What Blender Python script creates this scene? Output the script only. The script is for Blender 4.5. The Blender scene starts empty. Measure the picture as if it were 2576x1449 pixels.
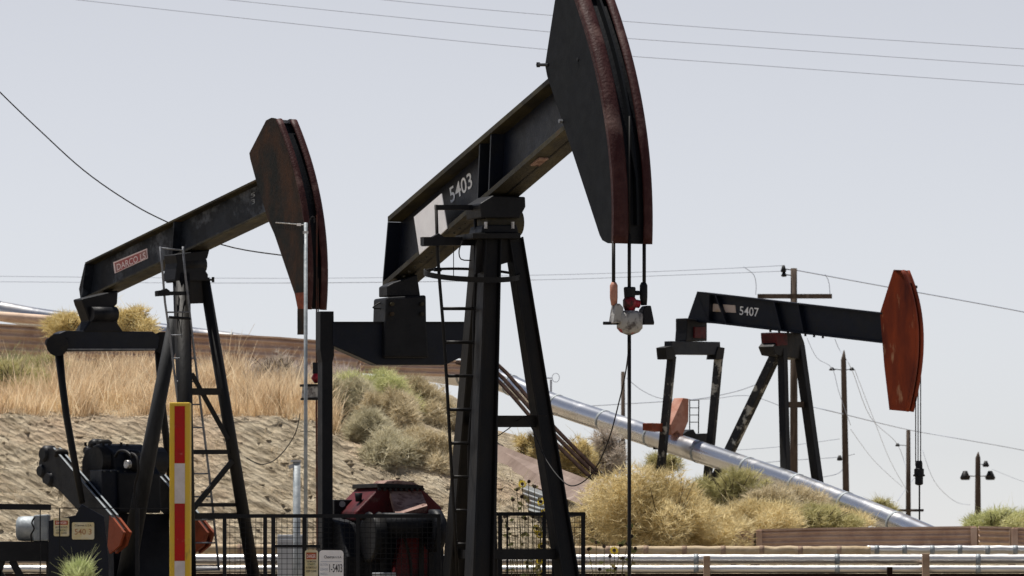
import bpy, bmesh, math, random
import numpy as np
from mathutils import Vector, Matrix, noise
random.seed(7)
R = math.radians
V = Vector
# ------------------------------------------------------------------ camera, sky, sun, exposure
HFOV = 12.0
F = 1288.0 / math.tan(R(HFOV / 2))      # focal length in photo units (2576 wide)
CAMZ, VH = 1.6, 1400.0                  # eye height, row of the horizon
sc = bpy.context.scene
col = sc.collection
cd = bpy.data.cameras.new('camera'); cam = bpy.data.objects.new('camera', cd); col.objects.link(cam)
cam.location = (0, 0, CAMZ); cam.rotation_euler = (R(90), 0, 0)
cd.sensor_width = 36; cd.lens = 18 / math.tan(R(HFOV / 2)); cd.shift_y = (VH - 724.5) / 2576
cd.clip_start = 0.5; cd.clip_end = 6000
cd.dof.use_dof = True; cd.dof.focus_distance = 46; cd.dof.aperture_fstop = 11
sc.camera = cam
SUN = V((-0.22, 0.20, 0.95)).normalized()   # direction towards the sun: high, a little behind the pumps
w = bpy.data.worlds.new('World'); sc.world = w; w.use_nodes = True
nt = w.node_tree; bg = nt.nodes['Background']
sky = nt.nodes.new('ShaderNodeTexSky'); sky.sky_type = 'NISHITA'; sky.sun_disc = False
sky.sun_elevation = math.asin(SUN.z); sky.sun_rotation = math.atan2(SUN.x, SUN.y)
sky.air_density = 1.0; sky.dust_density = 1.0; sky.ozone_density = 3.0; sky.altitude = 3000
hs = nt.nodes.new('ShaderNodeHueSaturation'); hs.inputs['Saturation'].default_value = 0.25
tint = nt.nodes.new('ShaderNodeMix'); tint.data_type = 'RGBA'; tint.blend_type = 'MULTIPLY'; tint.inputs[0].default_value = 1; tint.inputs[7].default_value = (.975, .955, .968, 1)   # dry white haze of the day
wc = nt.nodes.new('ShaderNodeTexCoord'); wx_ = nt.nodes.new('ShaderNodeSeparateXYZ'); nt.links.new(wc.outputs['Generated'], wx_.inputs[0])
for sock, lo_, hi_ in (('Saturation', .22, .9), ('Value', 1.0, .5)):      # hazy white horizon, deeper blue overhead
    mr_ = nt.nodes.new('ShaderNodeMapRange'); mr_.inputs['From Min'].default_value = .12; mr_.inputs['From Max'].default_value = .8
    mr_.inputs['To Min'].default_value = lo_; mr_.inputs['To Max'].default_value = hi_
    nt.links.new(wx_.outputs['Z'], mr_.inputs['Value']); nt.links.new(mr_.outputs[0], hs.inputs[sock])
nt.links.new(sky.outputs[0], hs.inputs['Color']); nt.links.new(hs.outputs[0], tint.inputs[6]); nt.links.new(tint.outputs[2], bg.inputs[0])
bg.inputs[1].default_value = 0.0865
sl = bpy.data.lights.new('sun', 'SUN'); sl.energy = 5.0; sl.angle = R(0.5); sl.color = (1, .95, .88)
so = bpy.data.objects.new('sun', sl); col.objects.link(so)
so.rotation_euler = SUN.to_track_quat('Z', 'Y').to_euler(); so.location = (0, 40, 60)
sc.view_settings.view_transform = 'Standard'; sc.view_settings.look = 'None'
sc.view_settings.gamma = 1; sc.view_settings.exposure = 0.35

# ------------------------------------------------------------------ helpers
def D(u, v, Y):                          # photo position at depth Y -> world point
    return V(((u - 1288) / F * Y, Y, CAMZ + (VH - v) / F * Y))
def px(Y): return F / Y                  # photo units per metre at depth Y

def tag(o, label=None, cat=None, group=None, kind=None):
    if label: o['label'] = label
    if cat: o['category'] = cat
    if group: o['group'] = group
    if kind: o['kind'] = kind
    return o
def empty(name, loc, rz=0, label=None, cat=None, group=None):
    o = bpy.data.objects.new(name, None); col.objects.link(o)
    o.location = loc; o.rotation_euler = (0, 0, rz); o.empty_display_size = .2
    return tag(o, label, cat, group)

class MB:
    def __init__(s): s.v = []; s.f = []
    def add(s, vs, fs):
        b = len(s.v); s.v += [tuple(p) for p in vs]; s.f += [tuple(i + b for i in f) for f in fs]; return s
    def prism(s, pts, vec):
        n = len(pts); vec = V(vec); pts = [V(p) for p in pts]
        fs = [tuple(range(n))[::-1], tuple(range(n, 2 * n))] + [(i, (i + 1) % n, n + (i + 1) % n, n + i) for i in range(n)]
        return s.add(pts + [p + vec for p in pts], fs)
    def bar(s, p0, p1, wx, h, up=(0, 0, 1)):
        p0 = V(p0); p1 = V(p1); d = (p1 - p0).normalized(); up = V(up)
        if abs(d.dot(up)) > .98: up = V((0, 1, 0))
        a = d.cross(up).normalized() * wx / 2; b = a.cross(d).normalized() * h / 2
        return s.prism([p0 - a - b, p0 + a - b, p0 + a + b, p0 - a + b], p1 - p0)
    def box(s, c, sx, sy, sz):
        c = V(c); return s.bar(c - V((0, 0, sz / 2)), c + V((0, 0, sz / 2)), sx, sy, (0, 1, 0)) if False else s.prism(
            [c + V((-sx / 2, -sy / 2, -sz / 2)), c + V((sx / 2, -sy / 2, -sz / 2)), c + V((sx / 2, sy / 2, -sz / 2)), c + V((-sx / 2, sy / 2, -sz / 2))], (0, 0, sz))
    def tube(s, pts, r, n=8, closed=False):
        pts = [V(p) for p in pts]; m = len(pts)
        rr = r if isinstance(r, (list, tuple)) else [r] * m
        vs = []; pa = None
        for i, p in enumerate(pts):
            if closed: t = pts[(i + 1) % m] - pts[i - 1]
            else: t = pts[min(i + 1, m - 1)] - pts[max(i - 1, 0)]
            t.normalize()
            if pa is None: pa = t.cross(V((0, 0, 1)) if abs(t.z) < .9 else V((1, 0, 0))).normalized()
            a = (pa - t * pa.dot(t)).normalized(); pa = a; b = t.cross(a)
            vs += [p + (a * math.cos(2 * math.pi * k / n) + b * math.sin(2 * math.pi * k / n)) * rr[i] for k in range(n)]
        fs = []
        for i in range(m if closed else m - 1):
            j = (i + 1) % m
            fs += [(i * n + k, i * n + (k + 1) % n, j * n + (k + 1) % n, j * n + k) for k in range(n)]
        if not closed: fs += [tuple(range(n))[::-1], tuple((m - 1) * n + k for k in range(n))]
        return s.add(vs, fs)
    def cyl(s, p0, p1, r0, r1=None, n=16): return s.tube([p0, p1], [r0, r0 if r1 is None else r1], n)
    def bolt(s, p, d, r=.02, l=.03):
        p = V(p); d = V(d).normalized(); return s.cyl(p, p + d * l, r, n=6)
    def build(s, name, mat, parent=None, bevel=0, smooth=False, label=None):
        me = bpy.data.meshes.new(name); me.from_pydata(s.v, [], s.f); me.materials.append(mat)
        bm = bmesh.new(); bm.from_mesh(me); bmesh.ops.recalc_face_normals(bm, faces=bm.faces); bm.to_mesh(me); bm.free()
        if smooth:
            me.polygons.foreach_set('use_smooth', [len(p.vertices) == 4 for p in me.polygons])
        o = bpy.data.objects.new(name, me); col.objects.link(o)
        if parent: o.parent = parent
        if label: o['label'] = label
        if bevel:
            b = o.modifiers.new('b', 'BEVEL'); b.width = bevel; b.segments = 2; b.limit_method = 'ANGLE'; b.angle_limit = R(40)
        return o

# ------------------------------------------------------------------ materials
def N(nt, t, **kw):
    n = nt.nodes.new(t)
    for k, v in kw.items():
        if k in n.inputs: n.inputs[k].default_value = v
        else: setattr(n, k, v)
    return n
def new_mat(name):
    m = bpy.data.materials.new(name); m.use_nodes = True
    return m, m.node_tree, m.node_tree.nodes['Principled BSDF']
def c4(c): return (c[0], c[1], c[2], 1)
def surf(name, c1, c2=None, c3=None, scale=3., lo=.45, hi=.6, rough=.55, metal=0., bump=.15, bscale=40., lo3=.58, hi3=.68, scale3=2.2, stretch=(1, 1, 1), spec=.22):
    """paint c1, mottled with c2, patches of c3 (rust, dust, peeling, painted sheen)"""
    m, t, p = new_mat(name); L = t.links
    tc = N(t, 'ShaderNodeTexCoord'); mp = N(t, 'ShaderNodeMapping'); mp.inputs['Scale'].default_value = stretch
    L.new(tc.outputs['Object'], mp.inputs[0])
    out = None
    def mask(sc_, lo_, hi_, det=8, off=0):
        n = N(t, 'ShaderNodeTexNoise', Scale=sc_, Detail=det, Roughness=.65)
        m2 = N(t, 'ShaderNodeMapping'); m2.inputs['Location'].default_value = (off, off * 2, off * 3)
        L.new(mp.outputs[0], m2.inputs[0]); L.new(m2.outputs[0], n.inputs['Vector'])
        r = N(t, 'ShaderNodeMapRange'); r.inputs['From Min'].default_value = lo_; r.inputs['From Max'].default_value = hi_
        L.new(n.outputs['Fac'], r.inputs['Value']); return r.outputs[0]
    def mix(a, b, f):
        x = N(t, 'ShaderNodeMix', data_type='RGBA')
        for s, val in ((6, a), (7, b)):
            if isinstance(val, tuple): x.inputs[s].default_value = c4(val)
            else: L.new(val, x.inputs[s])
        L.new(f, x.inputs[0]); return x.outputs[2]
    cur = tuple(c1)
    if c2: cur = mix(cur, tuple(c2), mask(scale, lo, hi))
    if c3: cur = mix(cur, tuple(c3), mask(scale3, lo3, hi3, 10, 7))
    if isinstance(cur, tuple): p.inputs['Base Color'].default_value = c4(cur)
    else: L.new(cur, p.inputs['Base Color'])
    p.inputs['Metallic'].default_value = metal; p.inputs['Specular IOR Level'].default_value = spec
    rn = N(t, 'ShaderNodeTexNoise', Scale=scale * 3, Detail=5); L.new(mp.outputs[0], rn.inputs['Vector'])
    rr = N(t, 'ShaderNodeMapRange'); rr.inputs['To Min'].default_value = rough - .12; rr.inputs['To Max'].default_value = min(1, rough + .12)
    L.new(rn.outputs['Fac'], rr.inputs['Value']); L.new(rr.outputs[0], p.inputs['Roughness'])
    if bump:
        bn = N(t, 'ShaderNodeTexNoise', Scale=bscale, Detail=6); L.new(mp.outputs[0], bn.inputs['Vector'])
        b = N(t, 'ShaderNodeBump', Strength=bump, Distance=.02); L.new(bn.outputs['Fac'], b.inputs['Height']); L.new(b.outputs[0], p.inputs['Normal'])
    return m
def leafmat(name, c1, c2, c3, trans=.35, pos=.8):
    m, t, p = new_mat(name); L = t.links
    g = N(t, 'ShaderNodeNewGeometry'); ramp = N(t, 'ShaderNodeValToRGB')
    e = ramp.color_ramp.elements; e[0].color = c4(c1); e[1].color = c4(c3); e[1].position = pos
    k = e.new(.4); k.color = c4(c2)
    tc = N(t, 'ShaderNodeTexCoord'); n = N(t, 'ShaderNodeTexNoise', Scale=1.6, Detail=3); L.new(tc.outputs['Object'], n.inputs['Vector'])
    a = N(t, 'ShaderNodeMath', operation='MULTIPLY_ADD'); a.inputs[1].default_value = .5
    b = N(t, 'ShaderNodeMath', operation='MULTIPLY_ADD'); b.inputs[1].default_value = 1.6; b.inputs[2].default_value = -.52
    L.new(n.outputs['Fac'], b.inputs[0]); L.new(g.outputs['Random Per Island'], a.inputs[0]); L.new(b.outputs[0], a.inputs[2])
    L.new(a.outputs[0], ramp.inputs[0])
    L.new(ramp.outputs[0], p.inputs['Base Color']); p.inputs['Roughness'].default_value = .8; p.inputs['Specular IOR Level'].default_value = .15
    tr = N(t, 'ShaderNodeBsdfTranslucent'); L.new(ramp.outputs[0], tr.inputs[0])
    mx = N(t, 'ShaderNodeMixShader'); mx.inputs[0].default_value = trans
    L.new(p.outputs[0], mx.inputs[1]); L.new(tr.outputs[0], mx.inputs[2]); L.new(mx.outputs[0], t.nodes['Material Output'].inputs[0])
    return m
def leafy(name, *a, **k): return leafmat(name, *a, **k)

M = {}
M['black'] = surf('black_paint', (.004, .005, .008), (.008, .009, .012), (.022, .02, .014), rough=.55, lo3=.62, hi3=.8)
M['navy'] = surf('navy_paint', (.0045, .0075, .017), (.007, .009, .014), (.022, .023, .026), rough=.45, lo3=.6, hi3=.85, scale3=1.3)
M['leg'] = surf('leg_paint', (.005, .0055, .007), (.011, .0095, .008), (.04, .025, .015), rough=.55, lo3=.62, hi3=.85, stretch=(1, 1, .3))
M['flange'] = surf('flange_olive', (.022, .020, .014), (.05, .042, .02), (.12, .05, .02), rough=.6, lo3=.6, hi3=.8)
M['bluepaint'] = surf('navy_paint_sheen', (.005, .007, .012), (.016, .021, .03), (.17, .19, .225), rough=.55, scale=3, lo3=.50, hi3=.70, scale3=2.0, lo=.4, hi=.55)  # pale patches paint the sheen of the beam into its colour
M['plate'] = surf('horsehead_dark', (.0032, .0046, .0075), (.0045, .006, .008), (.014, .012, .011), rough=.65, lo3=.62, hi3=.85, bump=.05, spec=.14)
M['plate_rust'] = surf('horsehead_rust_dark', (.013, .014, .013), (.085, .034, .014), (.12, .045, .015), rough=.7, scale=1.5, lo=.46, hi=.72, lo3=.62, hi3=.78, stretch=(1, 1, .45))
M['plate_red'] = surf('horsehead_red', (.27, .045, .012), (.085, .014, .008), (.46, .24, .13), rough=.65, scale=1.1, lo=.44, hi=.66, lo3=.62, hi3=.72, scale3=3.2, stretch=(1.6, 1, .4))
M['track'] = surf('track_red', (.034, .007, .007), (.060, .022, .020), (.14, .085, .075), rough=.6, scale=9, lo=.45, hi=.68, lo3=.54, hi3=.7, bump=.3)
M['orange'] = surf('orange_paint', (.25, .055, .022), (.15, .035, .015), (.07, .03, .025), rough=.6, lo3=.56, hi3=.68)
M['salmon'] = surf('salmon_paint', (.46, .24, .18), (.36, .15, .10), (.1, .05, .04), rough=.7)
M['gearred'] = surf('gearbox_red', (.085, .007, .010), (.035, .007, .009), (.12, .07, .06), rough=.55, lo3=.62, hi3=.78, scale3=5)
M['dust'] = surf('dusty_housing', (.30, .20, .17), (.16, .09, .07), (.06, .02, .02), rough=.85, scale=9, lo3=.56, hi3=.66, scale3=12)
M['white'] = surf('sign_white', (.88, .88, .9), (.8, .8, .82), rough=.6, bump=0)
M['number'] = surf('painted_digits', (.88, .9, .92), (.7, .72, .74), rough=.6, bump=0, scale=12)
M['faint'] = surf('faint_digits', (.3, .32, .34), (.12, .13, .15), rough=.7, bump=0, scale=20)
M['signyellow'] = surf('sign_cream', (.6, .52, .30), (.62, .58, .44), rough=.6, bump=0, scale=6)
M['signred'] = surf('sign_red', (.42, .11, .05), (.3, .08, .04), rough=.6, bump=0, scale=6)
M['ink'] = surf('sign_ink', (.05, .05, .06), rough=.7, bump=0)
M['greenink'] = surf('sign_green_ink', (.06, .12, .07), rough=.7, bump=0)
M['tanink'] = surf('sign_orange_ink', (.38, .2, .1), rough=.7, bump=0)
M['pinklabel'] = surf('pink_label', (.42, .12, .12), (.36, .2, .19), rough=.6, bump=0)
M['pinktext'] = surf('pink_lettering', (.85, .7, .7), rough=.6, bump=0)
M['tanplate'] = surf('faded_nameplate', (.5, .42, .38), (.42, .32, .2), rough=.6, bump=0, scale=5)
M['yellow'] = surf('yellow_paint', (.70, .46, .03), (.60, .42, .07), (.25, .18, .06), rough=.5, bump=.05, scale=3, lo3=.62, hi3=.7, scale3=9, stretch=(1, 1, .4))
M['greyleg'] = surf('lit_grey_leg', (.026, .028, .031), (.013, .014, .016), (.07, .06, .05), rough=.6, lo3=.6, hi3=.75, stretch=(1, 1, .3))  # lighter copy of the leg paint, sunlit side put into the colour
M['redtape'] = surf('red_tape', (.42, .006, .003), (.34, .008, .006), (.45, .12, .08), rough=.45, bump=0, scale=8, lo3=.66, hi3=.72, scale3=16)
M['whitetape'] = surf('white_tape', (.62, .58, .59), (.54, .5, .5), (.3, .26, .24), rough=.5, bump=0, scale=8, lo3=.66, hi3=.74, scale3=14)
M['galv'] = surf('galvanised', (.34, .37, .39), (.24, .27, .29), (.14, .12, .10), rough=.6, metal=.35, scale=8, lo3=.6, hi3=.72)
M['ladder'] = surf('grey_ladder', (.20, .21, .23), (.12, .13, .15), rough=.5, metal=.3, scale=8)
M['cabinet'] = surf('cabinet_grey', (.42, .44, .47), (.36, .38, .41), rough=.5, bump=.03)
M['steel'] = surf('bare_steel', (.5, .5, .5), (.3, .28, .26), rough=.4, metal=.7, scale=20)
M['clampwhite'] = surf('clamp_grey', (.36, .36, .35), (.10, .09, .09), (.3, .05, .05), rough=.6, scale=14, lo3=.6, hi3=.66, scale3=9)
M['clampred'] = surf('clamp_red', (.30, .015, .03), (.05, .01, .01), rough=.35, scale=8)
M['cable'] = surf('cable_black', (.012, .011, .011), rough=.6, bump=0)
M['cabledull'] = surf('wire_grey', (.38, .42, .50), rough=.9, bump=0, spec=.05)  # pale tone stands in for distant haze over the wires
M['rod_rust'] = surf('rod_rust', (.10, .03, .02), (.05, .03, .025), rough=.6)
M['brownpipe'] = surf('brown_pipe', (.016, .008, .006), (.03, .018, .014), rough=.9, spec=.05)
M['wood'] = surf('pole_wood', (.085, .065, .052), (.05, .038, .03), (.17, .14, .12), rough=.9, scale=4, stretch=(2, 2, .3), spec=.1)
M['timber'] = surf('timber', (.36, .26, .19), (.26, .18, .13), rough=.9, scale=6)
M['corr'] = surf('brown_corrugated', (.58, .43, .34), (.46, .32, .25), (.62, .48, .4), rough=.75, scale=2, bump=.1)
M['chute'] = surf('chute_brown', (.24, .185, .16), (.18, .135, .115), (.32, .26, .22), rough=.8, scale=2, spec=.1)
M['corrgrey'] = surf('grey_corrugated', (.30, .32, .33), (.22, .22, .22), (.28, .2, .16), rough=.6, scale=2, metal=.1)
M['corrtan'] = surf('tan_boards', (.72, .55, .42), (.6, .45, .34), rough=.8, scale=3)
M['peel'] = surf('peeling_black', (.009, .010, .013), (.02, .02, .02), (.34, .33, .29), rough=.6, lo3=.55, hi3=.6, scale3=3.2)
M['tanwrap'] = surf('tan_wrap', (.50, .40, .27), (.42, .32, .2), (.55, .45, .33), rough=.85, scale=3, bump=.6, bscale=12)
M['petal'] = surf('petals', (.75, .55, .03), rough=.7, bump=0)
M['seed'] = surf('seed_heads', (.03, .018, .012), rough=.9, bump=0)
M['stem'] = leafmat('stems', (.05, .07, .02), (.10, .11, .04), (.2, .17, .08))
def alu(name, base, rough, dents):
    m, t, p = new_mat(name); L = t.links
    tc = N(t, 'ShaderNodeTexCoord'); n = N(t, 'ShaderNodeTexNoise', Scale=1.5, Detail=4); L.new(tc.outputs['Object'], n.inputs['Vector'])
    p.inputs['Base Color'].default_value = c4(base); p.inputs['Metallic'].default_value = .92; p.inputs['Roughness'].default_value = rough
    st = N(t, 'ShaderNodeTexNoise', Scale=.9, Detail=8, Roughness=.7); L.new(tc.outputs['Object'], st.inputs['Vector'])
    sr = N(t, 'ShaderNodeMapRange'); sr.inputs['From Min'].default_value = .48; sr.inputs['From Max'].default_value = .72; L.new(st.outputs['Fac'], sr.inputs['Value'])
    sm = N(t, 'ShaderNodeMix', data_type='RGBA'); sm.inputs[6].default_value = c4(base); sm.inputs[7].default_value = (.56, .54, .52, 1); L.new(sr.outputs[0], sm.inputs[0]); L.new(sm.outputs[2], p.inputs['Base Color'])
    sg = N(t, 'ShaderNodeMapRange'); sg.inputs['To Min'].default_value = rough - .06; sg.inputs['To Max'].default_value = rough + .12; L.new(sr.outputs[0], sg.inputs['Value']); L.new(sg.outputs[0], p.inputs['Roughness'])
    n2 = N(t, 'ShaderNodeTexNoise', Scale=dents, Detail=3); L.new(tc.outputs['Object'], n2.inputs['Vector'])
    b = N(t, 'ShaderNodeBump', Strength=.25, Distance=.03); L.new(n2.outputs['Fac'], b.inputs['Height']); L.new(b.outputs[0], p.inputs['Normal'])
    return m
M['alu'] = alu('aluminium_jacket', (.68, .70, .74), .30, 1.2)
M['foil'] = alu('crinkled_foil', (.66, .65, .63), .46, 5)
# dirt
def dirtmat():
    m, t, p = new_mat('dirt'); L = t.links
    g = N(t, 'ShaderNodeNewGeometry')
    m0 = N(t, 'ShaderNodeMapping'); m0.inputs['Rotation'].default_value = (0, R(-33), 0); L.new(g.outputs['Position'], m0.inputs[0])
    mp = N(t, 'ShaderNodeMapping'); mp.inputs['Scale'].default_value = (.5, 1.2, 2.2); L.new(m0.outputs[0], mp.inputs[0])
    n1 = N(t, 'ShaderNodeTexNoise', Scale=3.4, Detail=10, Roughness=.72); L.new(mp.outputs[0], n1.inputs['Vector'])
    r = N(t, 'ShaderNodeValToRGB'); e = r.color_ramp.elements
    e[0].position = .33; e[0].color = (.31, .245, .16, 1); e[1].position = .66; e[1].color = (.78, .68, .51, 1)
    k = e.new(.5); k.color = (.59, .495, .355, 1)
    L.new(n1.outputs['Fac'], r.inputs[0])
    n3 = N(t, 'ShaderNodeTexNoise', Scale=.45, Detail=5); L.new(g.outputs['Position'], n3.inputs['Vector'])
    mr = N(t, 'ShaderNodeMapRange'); mr.inputs['From Min'].default_value = .5; mr.inputs['From Max'].default_value = .7; L.new(n3.outputs['Fac'], mr.inputs['Value'])
    mx = N(t, 'ShaderNodeMix', data_type='RGBA'); mx.inputs[7].default_value = (.70, .52, .36, 1); L.new(mr.outputs[0], mx.inputs[0]); L.new(r.outputs[0], mx.inputs[6])
    L.new(mx.outputs[2], p.inputs['Base Color']); p.inputs['Roughness'].default_value = .95; p.inputs['Specular IOR Level'].default_value = .1
    n2 = N(t, 'ShaderNodeTexNoise', Scale=9, Detail=12, Roughness=.75); L.new(mp.outputs[0], n2.inputs['Vector'])
    vo = N(t, 'ShaderNodeTexVoronoi', Scale=6.); L.new(mp.outputs[0], vo.inputs['Vector'])
    ad = N(t, 'ShaderNodeMath', operation='ADD'); L.new(n2.outputs['Fac'], ad.inputs[0]); L.new(vo.outputs['Distance'], ad.inputs[1])
    b = N(t, 'ShaderNodeBump', Strength=1.0, Distance=.2); L.new(ad.outputs[0], b.inputs['Height']); L.new(b.outputs[0], p.inputs['Normal'])
    return m
M['dirt'] = dirtmat()

# ------------------------------------------------------------------ terrain
def lerp_tab(tab, x):
    if x <= tab[0][0]: return tab[0][1]
    for (a, fa), (b, fb) in zip(tab, tab[1:]):
        if x <= b: return fa + (fb - fa) * (x - a) / (b - a)
    return tab[-1][1]
VA = [(-700, 1010), (-100, 1052), (300, 1060), (700, 1058), (790, 1075), (860, 1120), (1000, 1135), (1130, 1170), (1250, 1200), (1400, 1250), (1500, 1275), (1700, 1310), (1900, 1345), (2150, 1390), (2600, 1425)]
VB = [(-700, 900), (0, 925), (480, 938), (900, 950), (1030, 962), (1100, 990), (1165, 1015), (1250, 1085), (1320, 1105), (1500, 1185), (1700, 1265), (1900, 1335), (2100, 1385), (2600, 1425)]
YT, YA, YB, YC = 76.0, 79.5, 88.0, 95.0
def sstep(a, b, x):
    t = max(0, min(1, (x - a) / (b - a))); return t * t * (3 - 2 * t)
def base_z(y): return 1.15 * sstep(47, 66, y)
def terr(x, y, rough=True):
    b = base_z(y)
    u = 1288 + x / max(y, 10) * F
    if 70 < y < 100 and -3000 < u < 2700:
        zt = 1.25
        za = CAMZ + (VH - lerp_tab(VA, u)) / F * YA; zb = CAMZ + (VH - lerp_tab(VB, u)) / F * YB
        if y < YT: z = b + (zt - b) * max(0, (y - 70) / (YT - 70))
        elif y < YA: z = zt + (za - zt) * ((y - YT) / (YA - YT)) ** .9
        elif y < YB: z = za + (zb - za) * sstep(YA - 1.5, YB, y) if y > YA + 1 else za + (zb - za) * sstep(YA - 1.5, YB, YA + 1) * (y - YA)
        elif y < YC: z = zb + (b - zb) * sstep(YB, YC, y)
        else: z = b
        if u < 0 : pass
        if rough and YT - 3 < y < YB + 2 and z > b + .02:
            k = min(1, (z - b) * 1.5)
            s = 1.0 if y < YA + .4 else .45
            p = V((x * .9 + z * 1.1, y * .5, z * 1.5 - x * .5))
            e_ = min(1, max(0, (y - YT) / 1.0), max(.12, (YA + .2 - y) / 1.6)) if y < YA + .6 else .3
            al, ac = x * .84 - y * .55, x * .55 + y * .84
            rg_ = noise.ridged_multi_fractal(V((al * .55, ac * 1.5, 0)), .9, 2.1, 4, 1.0, 2.0)
            z += k * e_ * (.18 * noise.fractal(p * 1.1, .9, 2.0, 5)) + k * s * (.075 * (rg_ - 1.1) + .06 * noise.fractal(V((al * 2.2, ac * 5.5, 8)), .7, 2.1, 5))
            if y < YA: z -= k * .35 * e_ * max(0, noise.noise(V((x * 1.1 + z * .9, 3.3, 0))) - .1) * (1.8 if u < 160 else .7)
        return z
    return b
def frange(a, b, n): return [a + (b - a) * i / n for i in range(n)]
def build_ground():
    xs = [-3000, -900, -300, -120, -60, -30, -18] + frange(-13.5, 9, 420) + [9, 10, 12, 16, 24, 40, 80, 200, 700, 3000]
    ys = [-200, -40, 0, 20, 35, 42] + frange(46, 72, 60) + frange(72, 76, 24) + frange(76, 81, 150) + frange(81, 90, 70) + frange(90, 100, 24) + [100, 106, 120, 160, 260, 600, 1500, 4000]
    vs = [(x, y, terr(x, y) + (.02 * noise.noise(V((x, y, 0)) * 2) if 40 < y < 72 and abs(x) < 30 else 0)) for y in ys for x in xs]
    nx = len(xs)
    fs = [(j * nx + i, j * nx + i + 1, (j + 1) * nx + i + 1, (j + 1) * nx + i) for j in range(len(ys) - 1) for i in range(nx - 1)]
    me = bpy.data.meshes.new('ground'); me.from_pydata(vs, [], fs); me.materials.append(M['dirt'])
    me.polygons.foreach_set('use_smooth', [True] * len(fs))
    o = bpy.data.objects.new('ground', me); col.objects.link(o); tag(o, kind='structure')
build_ground()

# ------------------------------------------------------------------ rig: local frame of one pump
class Rig:
    def __init__(s, u, Y, ang):
        x = (u - 1288) / F * Y
        s.loc = V((x, Y, base_z(Y)))
        s.ang = ang
        s.M = Matrix.Translation(s.loc) @ Matrix.Rotation(ang, 4, 'Z'); s.I = s.M.inverted()
        s.c = s.I @ V((0, 0, CAMZ))
        s.up = V((0, 0, 1))
    def ray(s, u, v): return (s.I.to_3x3() @ V(((u - 1288) / F, 1, (VH - v) / F)))
    def S(s, u, v, y):
        d = s.ray(u, v); return s.c + d * ((y - s.c.y) / d.y)
    def Fp(s, u, v, x):
        d = s.ray(u, v); return s.c + d * ((x - s.c.x) / d.x)
    def W(s, u, v, Y): return s.I @ D(u, v, Y)
def to_ground(a, b):
    a = V(a); b = V(b); t = a.z / (a.z - b.z); return a + (b - a) * t
def text_on(string, bl, br, tl, mat, parent, name='lettering', off=None, thick=0.0):
    cu = bpy.data.curves.new(name, 'FONT'); cu.body = string; cu.resolution_u = 3; cu.offset = thick
    to = bpy.data.objects.new(name, cu); col.objects.link(to)
    bpy.context.view_layer.update()
    me = bpy.data.meshes.new_from_object(to.evaluated_get(bpy.context.evaluated_depsgraph_get()))
    bpy.data.objects.remove(to); bpy.data.curves.remove(cu)
    xs = [p.co.x for p in me.vertices]; ys = [p.co.y for p in me.vertices]
    x0, x1, y0, y1 = min(xs), max(xs), min(ys), max(ys)
    bl, br, tl = V(bl), V(br), V(tl); off = V(off or (0, 0, 0))
    for p in me.vertices:
        p.co = bl + (br - bl) * ((p.co.x - x0) / (x1 - x0)) + (tl - bl) * ((p.co.y - y0) / (y1 - y0)) + off
    me.materials.clear(); me.materials.append(mat)
    o = bpy.data.objects.new(name, me); col.objects.link(o); o.parent = parent
    return o
def offset_curve(pts, d):       # pts local, in a plane of constant y; shift towards -x side by d
    out = []
    for i, p in enumerate(pts):
        t = pts[min(i + 1, len(pts) - 1)] - pts[max(i - 1, 0)]
        t = V((t.x, 0, t.z)).normalized(); n = V((t.z, 0, -t.x))
        if n.x > 0: n = -n
        out.append(p + n * d)
    return out
def band(mb, pts, y0, y1, d0, d1):   # curved sheet along an arc, between lateral y0..y1, inset d0..d1
    a = [V((p.x, y0, p.z)) for p in offset_curve(pts, d0)]; b = [V((p.x, y0, p.z)) for p in offset_curve(pts, d1)]
    for i in range(len(a) - 1): mb.prism([a[i], a[i + 1], b[i + 1], b[i]], (0, y1 - y0, 0))
def track_band(mb, pts, y0, y1, base, bulge, k=8):
    vs = []
    for t in range(k + 1):
        q = -1 + 2 * t / k; d = base - bulge * (1 - abs(q) ** 2.4)
        vs.append([V((p.x, y0 + (y1 - y0) * t / k, p.z)) for p in offset_curve(pts, d)])
    n = len(pts); fl = [p for r_ in vs for p in r_]; back_ = [V((p.x, y, p.z)) for y in (y0, y1) for p in offset_curve(pts, base + .02)]
    fs = [(t * n + i, t * n + i + 1, (t + 1) * n + i + 1, (t + 1) * n + i) for t in range(k) for i in range(n - 1)]
    b0 = (k + 1) * n; b1 = b0 + n
    fs += [(i, b0 + i, b0 + i + 1, i + 1) for i in range(n - 1)] + [(k * n + i, k * n + i + 1, b1 + i + 1, b1 + i) for i in range(n - 1)] + [(b0 + i, b1 + i, b1 + i + 1, b0 + i + 1) for i in range(n - 1)]
    fs += [tuple(t * n for t in range(k + 1)) + (b1, b0), tuple(t * n + n - 1 for t in range(k + 1))[::-1] + (b0 + n - 1, b1 + n - 1)]
    mb.add(fl + back_, fs)
def smooth_pts(pts, k=3):
    out = []
    n = len(pts)
    for i in range(n - 1):
        p0, p1, p2, p3 = pts[max(i - 1, 0)], pts[i], pts[i + 1], pts[min(i + 2, n - 1)]
        for j in range(k):
            t = j / k
            out.append(.5 * ((2 * p1) + (p2 - p0) * t + (2 * p0 - 5 * p1 + 4 * p2 - p3) * t * t + (3 * p1 - p0 - 3 * p2 + p3) * t ** 3))
    out.append(pts[-1]); return out
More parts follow.
